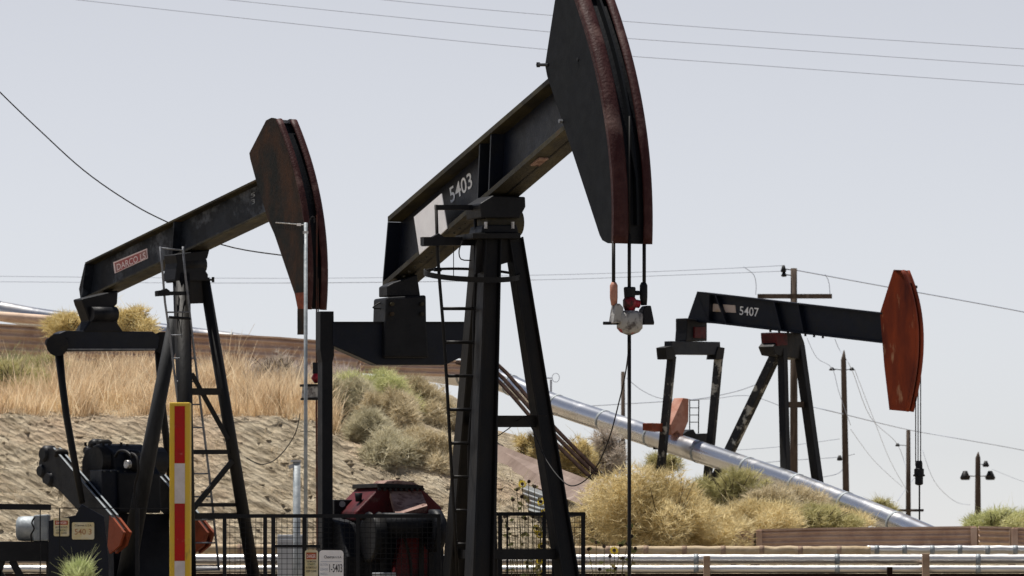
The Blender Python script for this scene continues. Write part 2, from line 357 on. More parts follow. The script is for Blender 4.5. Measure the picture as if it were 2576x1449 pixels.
def horsehead(rg, root, back, arc, hw, mplate, mtrack, minner, tracks, inset=.05, name='horsehead'):
    raw = [rg.S(u, v, -hw) for u, v in arc]; cf = np.polyfit([p.z for p in raw], [p.x for p in raw], 3)     # fair curve through the traced arc
    arcl = [V((float(np.polyval(cf, z)), -hw, z)) for z in np.linspace(raw[0].z, raw[-1].z, 30)]; backl = [rg.S(u, v, -hw) for u, v in back]
    n = MB(); n.prism(backl + arcl, (0, .022, 0))
    head = n.build(name, mplate, root, .004)
    f = MB(); f.prism([V((p.x, hw - .022, p.z)) for p in backl + arcl], (0, .022, 0)); f.build('far_plate', mplate, head, .004)
    for (y0, y1) in tracks:
        t = MB(); track_band(t, arcl, y0, y1, -.004, .2 * min(.17, y1 - y0)); t.build('cable_track', mtrack, head, smooth=True)
    i = MB(); band(i, arcl, -hw + .03, hw - .03, inset, inset + .02)
    k = len(backl) // 2
    for j in (0, len(backl) - 2):
        pass
    i.build('inner_web', minner, head)
    return head, arcl
def ibeam(rg, root, T0, T1, B1, B0, extra, hw, mweb, mfl, th=.03, ribs=(), name='walking_beam'):
    """near edges of both flanges traced on the plane y=-hw"""
    t0, t1, b1, b0 = [rg.S(u, v, -hw) for u, v in (T0, T1, B1, B0)]
    dn = (b0 - t0); dn = V((0, 0, -1))
    wb = MB(); poly = [V((p.x, -.012, p.z)) for p in [t0, t1, b1, b0]]
    wb.prism(poly, (0, .024, 0))
    for k in ribs:
        a = t0 + (t1 - t0) * k; b = b0 + (b1 - b0) * k
        for s in (-1, 1):
            y0 = s * .013; y1 = s * (hw - .012)
            wb.prism([V((a.x - .012, y0, a.z - .03)), V((a.x + .012, y0, a.z - .03)), V((b.x + .012, y0, b.z + .03)), V((b.x - .012, y0, b.z + .03))], (0, y1 - y0, 0))
    beam = wb.build(name, mweb, root)
    fl = MB(); fl.prism([t0, t1, t1 + dn * th, t0 + dn * th], (0, 2 * hw, 0)); fl.build('top_flange', mfl, beam, .003)
    fb = MB(); fb.prism([b0, b1, b1 - dn * th, b0 - dn * th], (0, 2 * hw, 0)); fb.build('bottom_flange', mfl, beam, .003)
    ep = MB(); d = V((.02, 0, 0)); ep.prism([t0 - V((0, 0, th + .002)), t0 - V((0, 0, th + .002)) + d, b0 + V((0, 0, th + .002)) + d, b0 + V((0, 0, th + .002))], (0, 2 * hw - .004, 0)); ep.build('end_plate', mweb, beam)
    return beam, (t0, t1, b1, b0)
def boltrow(p0, p1, n, d, r=.018, l=.025):
    mb = MB()
    for i in range(n): mb.bolt(V(p0) + (V(p1) - V(p0)) * (i / max(1, n - 1)), d, r, l)
    return mb
def ladder(parent, lp, rp, rungs, r, rr, mat, name='ladder'):
    """lp/rp: rail polylines (local), rungs: list of point pairs"""
    a = MB(); a.tube(lp, r, 6); a.tube(rp, r, 6); lad = a.build(name, mat, parent, smooth=True)
    for p, q in rungs:
        b = MB(); b.tube([p, q], rr, 6); b.build('rung', mat, lad, smooth=True)
    return lad
def at_v(poly, v):      # poly: [(u,v)...] -> u at v
    for (u0, v0), (u1, v1) in zip(poly, poly[1:]):
        if v0 <= v <= v1: return u0 + (u1 - u0) * (v - v0) / (v1 - v0)
    return poly[-1][0]

# ================================================================== CENTRE PUMP (5403)
def pump_centre():
    a = math.atan2(-.92, .392); rg = Rig(1262, 44, a)
    root = empty('pumpjack', rg.loc, a, 'large near-black pumpjack numbered 5403, its red-edged horsehead cut by the top edge', 'pumpjack', 'oil pumpjacks')
    S, Fp = rg.S, rg.Fp
    hw = .15
    sl = -.8625
    beam, (t0, t1, b1, b0) = ibeam(rg, root, (975, 545), (1440, 545 + sl * 465), (1440, 310), (962, 723), None, hw, M['navy'], M['flange'], .05, (.515, .575))
    # pale panel and number on the web
    yw = -.013
    for k in range(14): q = MB(); q.bolt(S(1002 + k * 14, 700 - k * 12.1, -.11) - V((0, 0, .02)), (0, 0, -1), .012, .015); q.build('bolt', M['flange'], beam)
    yp = -hw - .003; sp = MB(); sp.prism([S(u, v, yp) for u, v in ((1043, 546), (1112, 487), (1126, 575), (1107, 593), (1104, 599), (1068, 630), (1057, 640), (1051, 600))], (0, -.008, 0)); sp.build('blank_panel', M['white'], beam)
    text_on('5403', S(1134, 512, yw - .004), S(1189, 470, yw - .004), S(1129, 474, yw - .004), M['number'], beam, 'number', thick=.012)
    p = MB(); p.bar(S(1345, 416, -.05), S(1368, 398, -.05), .09, .012); p.build('inspection_plate', M['dust'], beam)
    # horsehead
    back = [(1545, 612), (1528, 612), (1515, 605), (1508, 592), (1436, 372), (1376, 192), (1370.6, 164), (1395.6, 0), (1402, -38), (1440, -42)]
    arc = [(1440, -42), (1451, 0), (1463.7, 42), (1488.7, 111), (1502.6, 172), (1516.5, 230), (1527.6, 306), (1538.7, 402), (1543, 500), (1545, 612)]
    H = .176
    head, arcl = horsehead(rg, root, back[1:-1], arc, H, M['plate'], M['track'], M['black'], ((-H - .006, -.045), (H - .075, H + .006)), .06)
    e_ = MB(); band(e_, arcl, -H - .004, -H - .0005, .0, .045); e_.build('edge_strip', M['track'], head)
    # middle channel rail, pins
    m = MB(); band(m, arcl[:28], .03, .05, -.012, .055); m.build('centre_rib', M['plate'], head)
    q = MB(); q.cyl(S(1380, 163, -H), S(1352, 163, -H), .014); q.cyl(S(1354, 157, -H), S(1354, 169, -H), .016); q.build('pin', M['black'], head); q = MB(); q.bolt(S(1414, 305, -H), (0, -1, 0), .02, .03); q.build('pin', M['ladder'], head); q = MB(); q.bolt(S(1454, 150, -H), (0, -1, 0), .018, .008); q.build('pin', M['black'], head)
    q = MB(); q.bar(V((arcl[1].x - .05, -H + .02, arcl[1].z)), V((arcl[1].x - .05, H - .02, arcl[1].z)), .05, .05); q.build('cross_bar', M['steel'], head)
    # bridle: two wire ropes, polished rod, carrier bar
    xr = arcl[-1].x - .015
    for u in (1620.5, 1543.5): br = MB(); br.tube([Fp(u, 606, xr), Fp(u, 742, xr)], .0165, 8); bridle = br.build('bridle_cable', M['cable'], root, smooth=True)
    r = MB(); r.tube([Fp(1583.5, 292, xr), Fp(1583.3, 590, xr)], .007, 6); r.tube([Fp(1583, 590, xr), Fp(1583, 760, xr)], .016, 8)
    r.tube([Fp(1583, 760, xr), Fp(1583, 1449, xr), to_ground(Fp(1583, 760, xr), Fp(1583.5, 1449, xr)) + V((0, 0, .3))], .017, 8); rod = r.build('polished_rod', M['rod_rust'] if False else M['cable'], root, smooth=True)
    for u, mt in ((1544, M['salmon']), (1619, M['black'])):
        s = MB(); s.tube([Fp(u, 710, xr), Fp(u, 718, xr), Fp(u, 748, xr), Fp(u + 1, 768, xr)], [.02, .034, .034, .026], 10); s.build('rope_socket', mt, bridle, smooth=True)
    c = MB()
    c.prism([Fp(u, v, xr - .05) for u, v in ((1538, 765), (1548, 765), (1557, 775), (1556, 812), (1530, 815))], (.1, 0, 0))
    cl = c.build('hanger_yoke', M['clampwhite'], bridle, .008)
    c = MB(); c.prism([Fp(u, v, xr - .05) for u, v in ((1614, 770), (1626, 770), (1635, 815), (1608, 818), (1606, 780))], (.1, 0, 0)); c.build('hanger_yoke', M['black'], bridle, .008)
    c = MB(); c.tube([Fp(1518, 813, xr), Fp(1644, 813, xr)], .014, 8); c.build('carrier_pin', M['black'], bridle)
    c = MB(); c.tube([Fp(1584, 782, xr), Fp(1584, 790, xr), Fp(1584, 826, xr), Fp(1584, 836, xr), Fp(1584, 843, xr)], [.07, .115, .11, .08, .02], 12); c.build('load_cell', M['clampwhite'], bridle, smooth=True)
    c = MB(); c.tube([Fp(1584, 722, xr), Fp(1584, 726, xr), Fp(1584, 748, xr)], [.05, .055, .05], 8); c.build('rod_clamp', M['black'], rod, .004)
    c = MB(); c.tube([Fp(1584, 748, xr), Fp(1584, 755, xr), Fp(1584, 770, xr), Fp(1584, 784, xr)], [.045, .06, .058, .04], 10); c.tube([Fp(1588, 762, xr), Fp(1608, 765, xr)], .035, 8); c.build('rod_clamp', M['clampred'], rod, smooth=True, label='dark red rod clamp')
    c = MB(); c.tube([Fp(1588, 737, xr), Fp(1608, 737, xr)], .02, 8); c.build('clamp_screw', M['black'], rod)
    # saddle bearing and top plate
    s = MB(); s.prism([Fp(u, v, .16) for u, v in ((1208, 512), (1240, 492), (1322, 495), (1323, 520), (1308, 548), (1212, 548))], (-.36, 0, 0)); sb = s.build('saddle_bearing', M['black'], root, .012)
    s = MB(); s.cyl(Fp(1214, 560, 0), Fp(1306, 560, 0), .12, n=20); s.build('bearing_shaft', M['flange'], sb, smooth=True)
    s = MB(); s.prism([Fp(u, v, .14) for u, v in ((1216, 566), (1300, 566), (1306, 586), (1210, 586))], (-.3, 0, 0)); s.build('bearing_cap', M['black'], sb, .01)
    for u in (1222, 1290):
        s = MB(); s.bolt(Fp(u, 575, .15), (0, 0, 1), .016, .06); s.build('bolt', M['steel'], sb)
    s = MB(); s.prism([Fp(u, v, .2) for u, v in ((1190, 586), (1310, 586), (1310, 600), (1190, 600))], (-.42, 0, 0)); s.build('top_plate', M['leg'], root, .004)
    # samson post legs
    def leg(top, mid, w0, w1, mat=M['leg']):
        g = to_ground(top, mid); mb = MB()
        d = (g - top).normalized(); ax = V((0, 1, 0)); ax = (ax - d * ax.dot(d)).normalized(); ay = d.cross(ax)
        def ring(p, w): return [p + ax * w / 2 * i + ay * w / 2 * j for i, j in ((-1, -1), (1, -1), (1, 1), (-1, 1))]
        def slab(a0, a1, b0, b1):      # H-section: two flanges and a recessed web, tapering
            def rr(p, w): return [p + ax * w / 2 * i + ay * w / 2 * j for i, j in ((a0, b0), (a1, b0), (a1, b1), (a0, b1))]
            mb.add(rr(top, w0) + rr(g, w1), [(0, 1, 2, 3), (7, 6, 5, 4), (0, 4, 5, 1), (1, 5, 6, 2), (2, 6, 7, 3), (3, 7, 4, 0)])
        slab(-1, -.8, -1, 1); slab(.8, 1, -1, 1); slab(-.8, .8, -.5, .5)
        return mb.build('samson_leg', mat, root, .01)
    leg(Fp(1234, 600, .06), Fp(1206, 1449, .46), .16, .235)
    leg(Fp(1292, 600, .06), Fp(1427, 1449, .46), .14, .185)
    leg(Fp(1212, 600, -.10), Fp(1146, 1449, -.86), .15, .21)
    gus = MB(); gus.prism([Fp(u, v, .1) for u, v in ((1200, 600), (1306, 600), (1312, 650), (1262, 665), (1196, 690))], (-.03, 0, 0)); gus.build('gusset', M['leg'], root)
    xb = .27
    b = MB(); b.bar(Fp(1236, 1060, xb), Fp(1376, 1060, xb), .03, .105); b.build('cross_brace', M['leg'], root, .004)
    b = MB(); b.bar(Fp(1232, 1394, .43), Fp(1410, 1394, .43), .03, .095); b.build('cross_brace', M['leg'], root, .004)
    b = MB(); b.tube([Fp(1250, 1075, .2), Fp(1246, 1290, .3), Fp(1250, 1449, .3)], .012, 6); b.build('conduit', M['cable'], root)
    # side tie bars between near front leg and back leg
    for v, x0, x1 in ((1060, .2, -.55), (1394, .4, -.85)): b = MB(); b.bar(Fp(1222 - (v - 1060) * .03, v, x0), Fp(1178 - (v - 1060) * .07, v, x1), .03, .08); b.build('side_brace', M['leg'], root)
    # ladder on the left of the post
    xl = -.05
    lp = [(1097, 515), (1101, 640), (1106, 711), (1114, 808), (1124, 961), (1132, 1113), (1143, 1300), (1151, 1449)]
    rpx = [(1196, 515), (1196, 711), (1192, 808), (1192, 961), (1180, 1113), (1180, 1300), (1178, 1449)]
    rungs = []
    v = 607.
    while v < 1449:
        if not 590 < v < 700: rungs.append((Fp(at_v(lp, v), v, xl), Fp(at_v(rpx, v), v, xl)))
        v += 84.7
    lad = ladder(root, [Fp(u, v, xl) for u, v in lp], [Fp(u, v, xl) for u, v in rpx], rungs, .016, .017, M['leg'])
    b = MB(); b.bar(Fp(1095, 522, xl), Fp(1215, 522, xl), .04, .045); b.bar(Fp(1060, 607, xl - .03), Fp(1196, 607, xl - .03), .05, .075); b.prism([Fp(u, v, xl) for u, v in ((1060, 598), (1082, 597), (1098, 588), (1112, 598), (1112, 618), (1060, 620))], (.06, 0, 0)); b.build('ladder_bracket', M['black'], lad)
    b = MB(); b.tube([Fp(1092, 678, xl), Fp(1110, 678, xl)], .018, 8); b.build('hook', M['black'], lad); b = MB(); b.tube([Fp(1141, 620, xl), Fp(1141, 700, xl)], .004, 5); b.build('hook', M['cable'], lad)
    b = MB(); b.tube(smooth_pts([Fp(u, v, xl + .05) for u, v in ((1186, 655), (1160, 652), (1155, 630), (1164, 606))]), .006, 5); b.build('loop_wire', M['cable'], root)
    # belt-shaped hoop round the post
    h = MB(); vs = []; n = 44; cc = Fp(1187, 690, 0)
    wx = rg.I.to_3x3() @ V((1, 0, 0)); wy = rg.I.to_3x3() @ V((0, 1, 0))
    for i in range(n):
        t = 2 * math.pi * i / n; e = 1.0
        p = cc + wx * (.425 * math.cos(t)) + wy * (.33 * math.sin(t)) + V((0, 0, .066 * math.sin(t) * 1 - .02 * math.cos(t)))
        ww = .024 if math.sin(t) < .2 else .012
        vs += [p + V((0, 0, ww)), p - V((0, 0, ww)), p - V((0, 0, ww)) * 1 + wx * .01 * math.cos(t) + wy * .01 * math.sin(t), p + V((0, 0, ww)) + wx * .01 * math.cos(t) + wy * .01 * math.sin(t)]
    fs = []
    for i in range(n):
        j = (i + 1) % n
        for k in range(4): fs.append((i * 4 + k, i * 4 + (k + 1) % 4, j * 4 + (k + 1) % 4, j * 4 + k))
    h.add(vs, fs); h.build('safety_hoop', M['leg'], root)
    # tail bearing, equalizer, pitmans
    xe = -2.2
    s = MB(); s.prism([Fp(u, v, xe + .1) for u, v in ((988, 712), (1050, 690), (1058, 745), (974, 745), (974, 720))], (-.22, 0, 0)); tb = s.build('tail_bearing', M['black'], root, .01)
    s = MB(); s.prism([Fp(u, v, xe + .16) for u, v in ((972, 748), (1073, 742), (1074, 812), (1080, 900), (968, 900), (970, 812))], (-.34, 0, 0)); s.build('bearing_housing', M['black'], tb, .02)
    for u in (985, 1060):
        for v in (765, 790): s = MB(); s.bolt(Fp(u, v, xe + .16), (1, 0, 0), .02, .03); s.build('bolt', M['flange'], tb)
    s = MB(); s.tube(smooth_pts([Fp(u, v, xe) for u, v in ((971, 757), (955, 762), (938, 774), (955, 776), (971, 775))]), .007, 5); s.build('grease_line', M['cable'], tb)
    e = MB(); e.prism([Fp(u, v, xe + .08) for u, v in ((838, 809), (1216, 809), (1216, 872), (1121, 918), (949, 918), (838, 870))], (-.16, 0, 0)); eq = e.build('equalizer', M['navy'], root, .008)
    e = MB(); e.bar(Fp(836, 812, xe + .0), Fp(1218, 812, xe + .0), .22, .012); e.build('equalizer_flange', M['black'], eq)
    for s_, uc in ((-1, 823), (1, 1226)):
        p = MB(); p.prism([Fp(u + uc - 823, v, xe + .07) for u, v in ((806, 783), (840, 783), (841, 895), (837, 912), (838, 1449), (811, 1449), (811, 912), (806, 880))], (-.13, 0, 0))
        lo = Fp(uc, 1449, xe); p.box(V((xe, lo.y, lo.z - .15)), .13, .1, .32)
        p.build('pitman_arm', M['black'], root, .006)
    # gearbox, cranks, motor below
    g = MB(); g.prism([Fp(u, v, -1.95) for u, v in ((895, 1288), (956, 1226), (1062, 1228), (1113, 1278), (1113, 1310), (895, 1310))], (-.62, 0, 0)); gb = g.build('gearbox', M['gearred'], root, .02)
    g = MB(); g.prism([Fp(u, v, -1.9) for u, v in ((950, 1216), (1066, 1221), (1066, 1231), (950, 1227))], (-.66, 0, 0)); g.build('gearbox_lid', M['leg'], gb, .006)
    g = MB(); lid = [Fp(u, v, -2.0) for u, v in ((965, 1217), (975, 1209), (1000, 1207), (1035, 1212), (1058, 1221))]; g.prism(lid, (-.3, 0, 0)); g.build('dust_pile', M['dust'], gb, .01)
    f1 = [Fp(u, v, -1.93) for u, v in ((980, 1236), (1060, 1236))] + [Fp(u, v, -1.52) for u, v in ((1075, 1272), (996, 1296))]
    g = MB(); g.prism(f1, (0, 0, -.06)); g.build('sloped_cover', M['dust'], gb)
    f2 = [Fp(u, v, -1.52) for u, v in ((996, 1297), (1075, 1273), (1076, 1300), (1000, 1306))]
    g = MB(); g.prism(f2, (-.3, 0, 0)); g.build('cover_front', M['gearred'], gb)
    zb = -.05
    lo = Fp(1000, 1310, -1.95).z
    yl, yr = Fp(905, 1310, -1.95).y, Fp(1105, 1310, -1.95).y
    g = MB(); g.prism([V((-1.9, yl, lo)), V((-1.9, yr, lo)), V((-1.75, yr + .1, 0)), V((-1.75, yl - .1, 0))], (-.8, 0, 0)); g.build('gearbox_stand', M['black'], gb)
    g = MB(); g.prism([Fp(u, v, -1.7) for u, v in ((1010, 1352), (1075, 1352), (1093, 1449), (1098, 1500), (985, 1500), (990, 1449))], (-.1, 0, 0)); g.build('brake_cover', M['gearred'], gb, .01)
    for k in range(9): q = MB(); q.bolt(Fp(953 + k * 13.6, 1232 - abs(k - 4) * .3, -1.89), (1, 0, 0), .016, .025); q.build('bolt', M['leg'], gb)
    for k in range(5): q = MB(); q.bolt(Fp(905 + k * 12, 1284 - k * 12.4, -1.945), (1, 0, 0), .014, .02); q.build('bolt', M['gearred'], gb)
    q = MB(); q.tube(smooth_pts([Fp(u, v, -1.7) for u, v in ((905, 1300), (940, 1318), (975, 1312), (1005, 1330), (1030, 1400), (1035, 1470))]), .014, 6); q.build('hose', M['cable'], gb, smooth=True)
    q = MB(); q.tube(smooth_pts([Fp(u, v, -1.66) for u, v in ((1110, 1290), (1122, 1320), (1100, 1350), (1108, 1420), (1104, 1480))]), .012, 6); q.build('hose', M['cable'], gb, smooth=True)
    q = MB(); c0 = Fp(1040, 1322, -1.55); q.tube([c0 + V((0, -.32, 0)), c0 + V((0, -.3, 0)), c0 + V((0, .22, 0)), c0 + V((0, .24, 0))], [.07, .12, .12, .07], 18); q.build('crank_shaft', M['black'], gb, smooth=True)
    q = MB(); c0 = Fp(1093, 1335, -1.5); q.tube([c0 + V((0, -.05, 0)), c0 + V((0, -.04, 0)), c0 + V((0, .04, 0)), c0 + V((0, .05, 0))], [.15, .2, .2, .15], 22); q.build('brake_drum', M['black'], gb, smooth=True)
    q = MB(); c0 = Fp(940, 1352, -1.6); q.tube([c0 + V((0, -.06, 0)), c0 + V((0, -.05, 0)), c0 + V((0, 0, 0)), c0 + V((0, .05, 0)), c0 + V((0, .06, 0))], [.2, .24, .2, .24, .2], 24); q.build('belt_sheave', M['leg'], gb, smooth=True)
    q = MB(); q.tube([Fp(902, 1262, -2.1), Fp(902, 1240, -2.1)], [.03, .04], 8); q.build('breather', M['black'], gb, smooth=True)
    for u in (930, 962, 1060, 1085): q = MB(); q.bar(Fp(u, 1318, -1.72), Fp(u - 2, 1520, -1.66), .02, .05); q.build('stand_rib', M['leg'], gb)
    q = MB(); q.tube([Fp(1070, 1303, -1.5), Fp(1083, 1305, -1.5), Fp(1092, 1318, -1.5)], .016, 6); q.build('lift_lug', M['dust'], gb, smooth=True)
    q = MB(); q.prism([Fp(u, v, -1.3) for u, v in ((955, 1441), (996, 1440), (1000, 1470), (960, 1470))], (-.2, 0, 0)); q.build('junction_box', M['cabinet'], gb, .006)
    for s_ in (-1, 1):
        yc = (Fp(823, 1449, xe).y + .13) if s_ < 0 else (Fp(1226, 1449, xe).y - .13)
        zc = 1.35
        w_ = MB(); w_.prism([V((-2.62, yc - .09, zc - .55)), V((-1.85, yc - .09, zc - .65)), V((-1.80, yc - .09, zc + .25)), V((-1.98, yc - .09, zc + .56)), V((-2.3, yc - .09, zc + .62)), V((-2.6, yc - .09, zc + .3))], (0, .18, 0)); w_.build('crank_counterweight', M['black'], root, .02)
    mt = MB(); mt.prism([Fp(u, v, -2.35) for u, v in ((841, 1257), (892, 1257), (892, 1296), (841, 1296))], (-.3, 0, 0)); mo = mt.build('electric_motor', M['black'], root, .01)
    mt = MB(); mt.prism([Fp(u, v, -2.3) for u, v in ((845, 1298), (895, 1298), (900, 1449), (900, 1600), (845, 1600))], (-.4, 0, 0)); mt.build('motor_stand', M['black'], mo)
    for k in range(6): mt = MB(); mt.bar(Fp(866, 1338 + k * 9, -2.28), Fp(890, 1338 + k * 9, -2.28), .02, .008); mt.build('louver', M['greyleg'], mo)
    mt = MB(); mt.cyl(Fp(861, 1268, -2.35), Fp(861, 1268, -2.33), .03, n=14); mt.build('gauge', M['ladder'], mo)
    mt = MB(); mt.prism([Fp(u, v, -2.2) for u, v in ((862, 1299), (893, 1299), (893, 1303), (862, 1303))], (-.2, 0, 0)); mt.prism([Fp(u, v, -2.3) for u, v in ((866, 1294), (870, 1285), (886, 1284), (890, 1294))], (-.1, 0, 0)); mt.build('motor_shelf', M['ladder'], mo)
    # skid
    k = MB()
    for y in (-.55, .55): k.bar((-3.6, y, .12), (1.2, y, .12), .16, .22)
    for x in (-3.5, -2.2, -1, .2, 1.1): k.bar((x, -.55, .1), (x, .55, .1), .14, .18)
    k.build('skid', M['leg'], root, .01)
    wh = MB(); pr = to_ground(Fp(1583, 760, xr), Fp(1583.5, 1449, xr)); wh.tube([pr, pr + V((0, 0, .08)), pr + V((0, 0, .09)), pr + V((0, 0, .5)), pr + V((0, 0, .62))], [.2, .2, .1, .1, .05], 14)
    wh.build('wellhead', M['leg'], root, smooth=True)
    return rg, root
RC, JC = pump_centre()

# ================================================================== LEFT PUMP
def pump_left():
    a = math.atan2(-.8, .6); rg = Rig(490, 64.5, a)
    root = empty('pumpjack', rg.loc, a, 'left pumpjack with dark rusty horsehead, blue-black beam with painted sheen and grey ladder on its post', 'pumpjack', 'oil pumpjacks')
    S, Fp = rg.S, rg.Fp
    hw = .15
    beam, _ = ibeam(rg, root, (213.6, 660), (690, 428), (690, 527), (203, 757), None, hw, M['bluepaint'], M['flange'], .03, (.48,))
    e = MB(); e.prism([S(u, v, -hw) for u, v in ((213, 664), (198.6, 727), (203, 756))], (0, 2 * hw, 0)); e.build('tail_plate', M['black'], beam)
    yw = -.013
    pl = MB(); pl.prism([S(u, v, yw) for u, v in ((286, 660), (371, 625), (373, 650), (290, 688))], (0, -.01, 0)); pl.build('nameplate', M['pinktext'], beam)
    pl = MB(); pl.prism([S(u, v, yw - .01) for u, v in ((289, 662), (368, 629), (370, 648), (292, 685))], (0, -.004, 0)); pl.build('nameplate_panel', M['pinklabel'], beam)
    text_on('DARCO LS', S(295, 681, yw - .017), S(367, 650, yw - .017), S(293, 665, yw - .017), M['pinktext'], beam, 'lettering', thick=.01)
    text_on('5', S(631, 499, yw - .004), S(642, 494, yw - .004), S(630, 488, yw - .004), M['faint'], beam, 'number', thick=.006)
    text_on('3', S(633, 515, yw - .004), S(642, 511, yw - .004), S(632, 503, yw - .004), M['faint'], beam, 'number', thick=.006)
    back = [(748, 775), (741, 740), (690, 590), (675, 556), (643, 452), (629, 400), (626.7, 385), (668.9, 302.6), (682, 296), (690, 297)]
    arc = [(697, 300), (717.8, 354.5), (739, 431), (757.5, 501), (766.7, 547), (770, 600), (772, 690), (771, 778)]
    H = .155
    head, arcl = horsehead(rg, root, back, arc, H, M['plate_rust'], M['track'], M['black'], ((-H - .005, -.07), (.06, H + .005)), .07)
    c = MB(); c.prism([S(u, v, -H - .024) for u, v in ((742, 737), (768, 735), (771, 777), (749, 777))], (0, .02, 0)); c.build('corner_plate', M['orange'], head)
    c = MB(); c.prism([S(u, v, -.1) for u, v in ((748, 776), (772, 776), (772, 842), (748, 842))], (0, .012, 0)); c.build('hanging_tab', M['plate_rust'], head)
    c = MB(); c.bar(V((arcl[0].x - .04, -H + .02, arcl[0].z - .02)), V((arcl[0].x - .04, H - .02, arcl[0].z - .02)), .04, .04); c.build('cross_bar', M['ladder'], head)
    xr = arcl[-1].x - .01
    b = MB(); b.tube([Fp(797, 540, xr), Fp(796, 940, xr)], .011, 6); b.tube([Fp(801, 700, xr), Fp(800, 930, xr)], .008, 6); bri = b.build('bridle_cable', M['rod_rust'], root)
    b = MB(); b.tube([Fp(795, 912, xr), Fp(795, 940, xr)], .045, 8); b.build('rod_clamp', M['black'], bri)
    b = MB(); b.tube([Fp(796, 940, xr), Fp(794, 952, xr), Fp(795, 964, xr)], [.04, .06, .02], 8); b.build('rod_clamp', M['clampred'], bri, smooth=True)
    b = MB(); b.prism([Fp(u, v, xr + .08) for u, v in ((778, 972), (812, 972), (812, 1000), (776, 1000))], (-.16, 0, 0)); b.build('carrier_bar', M['clampwhite'], bri, .006)
    b = MB(); b.prism([Fp(u, v, xr + .09) for u, v in ((774, 966), (814, 966), (814, 972), (774, 972))], (-.18, 0, 0)); b.prism([Fp(u, v, xr + .09) for u, v in ((776, 1000), (812, 1000), (812, 1006), (776, 1006))], (-.18, 0, 0)); b.build('carrier_plate', M['leg'], bri)
    g = to_ground(Fp(797, 1000, xr), Fp(798, 1449, xr))
    b = MB(); b.tube([Fp(796, 1000, xr), g + V((0, 0, .4))], .014, 6); b.build('polished_rod', M['rod_rust'], root)
    b = MB(); b.tube([g, g + V((0, 0, .4)), g + V((0, 0, .5))], [.1, .1, .04], 10); b.build('wellhead', M['leg'], root)
    # saddle
    s = MB(); s.prism([Fp(u, v, .14) for u, v in ((442, 640), (528, 628), (522, 650), (505, 662), (524, 690), (524, 706), (440, 706), (446, 662))], (-.3, 0, 0)); sb = s.build('saddle_bearing', M['black'], root, .012)
    s = MB(); s.cyl(Fp(452, 668, .02), Fp(508, 664, .02), .13, n=18); s.build('bearing_shaft', M['leg'], sb, smooth=True)
    s = MB(); s.bar(Fp(470, 704, .12), Fp(538, 704, .12), .03, .025); s.bolt(Fp(536, 697, .12), (0, 0, -1), .02, .07); s.prism([Fp(u, v, .08) for u, v in ((476, 706), (526, 700), (530, 762), (478, 764))], (-.06, 0, 0)); s.build('gusset', M['leg'], root)
    def leg(top, mid, r0, r1, mat):
        g = to_ground(top, mid); mb = MB(); mb.tube([top, g], [r0, r1], 20); return mb.build('samson_leg', mat, root, smooth=True)
    leg(Fp(456, 690, .05), Fp(467, 1100, .3), .115, .088, M['leg'])
    leg(Fp(514, 700, .05), Fp(638, 1449, .42), .07, .088, M['leg'])
    leg(Fp(440, 800, -.15), Fp(316, 1449, -1.15), .085, .125, M['greyleg'])
    for p, q, w_ in (((478, 1137), (576, 1137), .06), ((478, 985), (556, 985), .09), ((482, 1270), (598, 1270), .05), ((482, 1298), (608, 1298), .08)):
        b = MB(); b.bar(Fp(*p, .3), Fp(*q, .3), .03, w_); b.build('cross_brace', M['leg'], root)
    b = MB(); b.bar(Fp(482, 940, .22), Fp(574, 1105, .3), .05, .05); b.build('diagonal_brace', M['leg'], root); b = MB(); b.bar(Fp(584, 1160, .33), Fp(482, 1285, .33), .05, .06); b.build('diagonal_brace', M['leg'], root)
    # ladder
    xl = .22
    lp = [(403, 620), (408, 672), (415, 760), (428, 850), (447, 1007), (456, 1100), (475, 1435)]
    rp = [(460, 620), (466, 690), (474, 760), (489, 889), (508, 1046), (527, 1200), (551, 1435)]
    rungs = []
    v = 611.5
    while v < 1430:
        rungs.append((Fp(at_v(lp, v), v, xl), Fp(at_v(rp, v), v, xl))) if v > 760 else None
        v += 58
    rungs.append((Fp(404, 624, xl), Fp(460, 630, xl))); rungs.append((Fp(475, 1435, xl), Fp(551, 1433, xl)))
    lad = ladder(root, [Fp(u, v, xl) for u, v in lp], [Fp(u, v, xl) for u, v in rp], rungs, .017, .012, M['ladder'])
    b = MB(); b.bar(Fp(392, 738, xl - .04), Fp(476, 738, xl - .04), .05, .05); b.prism([Fp(u, v, xl - .05) for u, v in ((390, 732), (404, 730), (412, 726), (420, 732), (420, 744), (390, 746))], (.07, 0, 0)); b.build('ladder_bracket', M['black'], lad)
    b = MB(); b.tube([Fp(420, 708, xl), Fp(438, 706, xl)], .025, 6); b.build('hook', M['black'], lad); b = MB(); b.tube([Fp(426, 798, xl), Fp(480, 802, xl)], .02, 6); b.build('hook', M['black'], lad)
    # equalizer and tail bearing
    xe = -2.0
    s = MB(); s.prism([Fp(u, v, xe + .1) for u, v in ((206, 752), (298, 730), (296, 765), (288, 772), (298, 790), (296, 812), (312, 836), (208, 836), (226, 808), (216, 780), (210, 766))], (-.24, 0, 0)); tb = s.build('tail_bearing', M['black'], root, .02)
    s = MB(); s.cyl(Fp(228, 790, xe + .12), Fp(290, 790, xe + .12), .1, n=16); s.build('bearing_shaft', M['black'], tb, smooth=True)
    e = MB(); e.prism([Fp(u, v, xe + .09) for u, v in ((150, 838), (165, 832), (385, 834), (402, 846), (398, 876), (390, 882), (150, 884), (144, 866))], (-.18, 0, 0)); eq = e.build('equalizer', M['navy'], root, .012)
    e = MB(); e.bar(Fp(165, 879, xe + .1), Fp(388, 879, xe + .1), .05, .02); e.build('equalizer_lip', M['ladder'], eq)
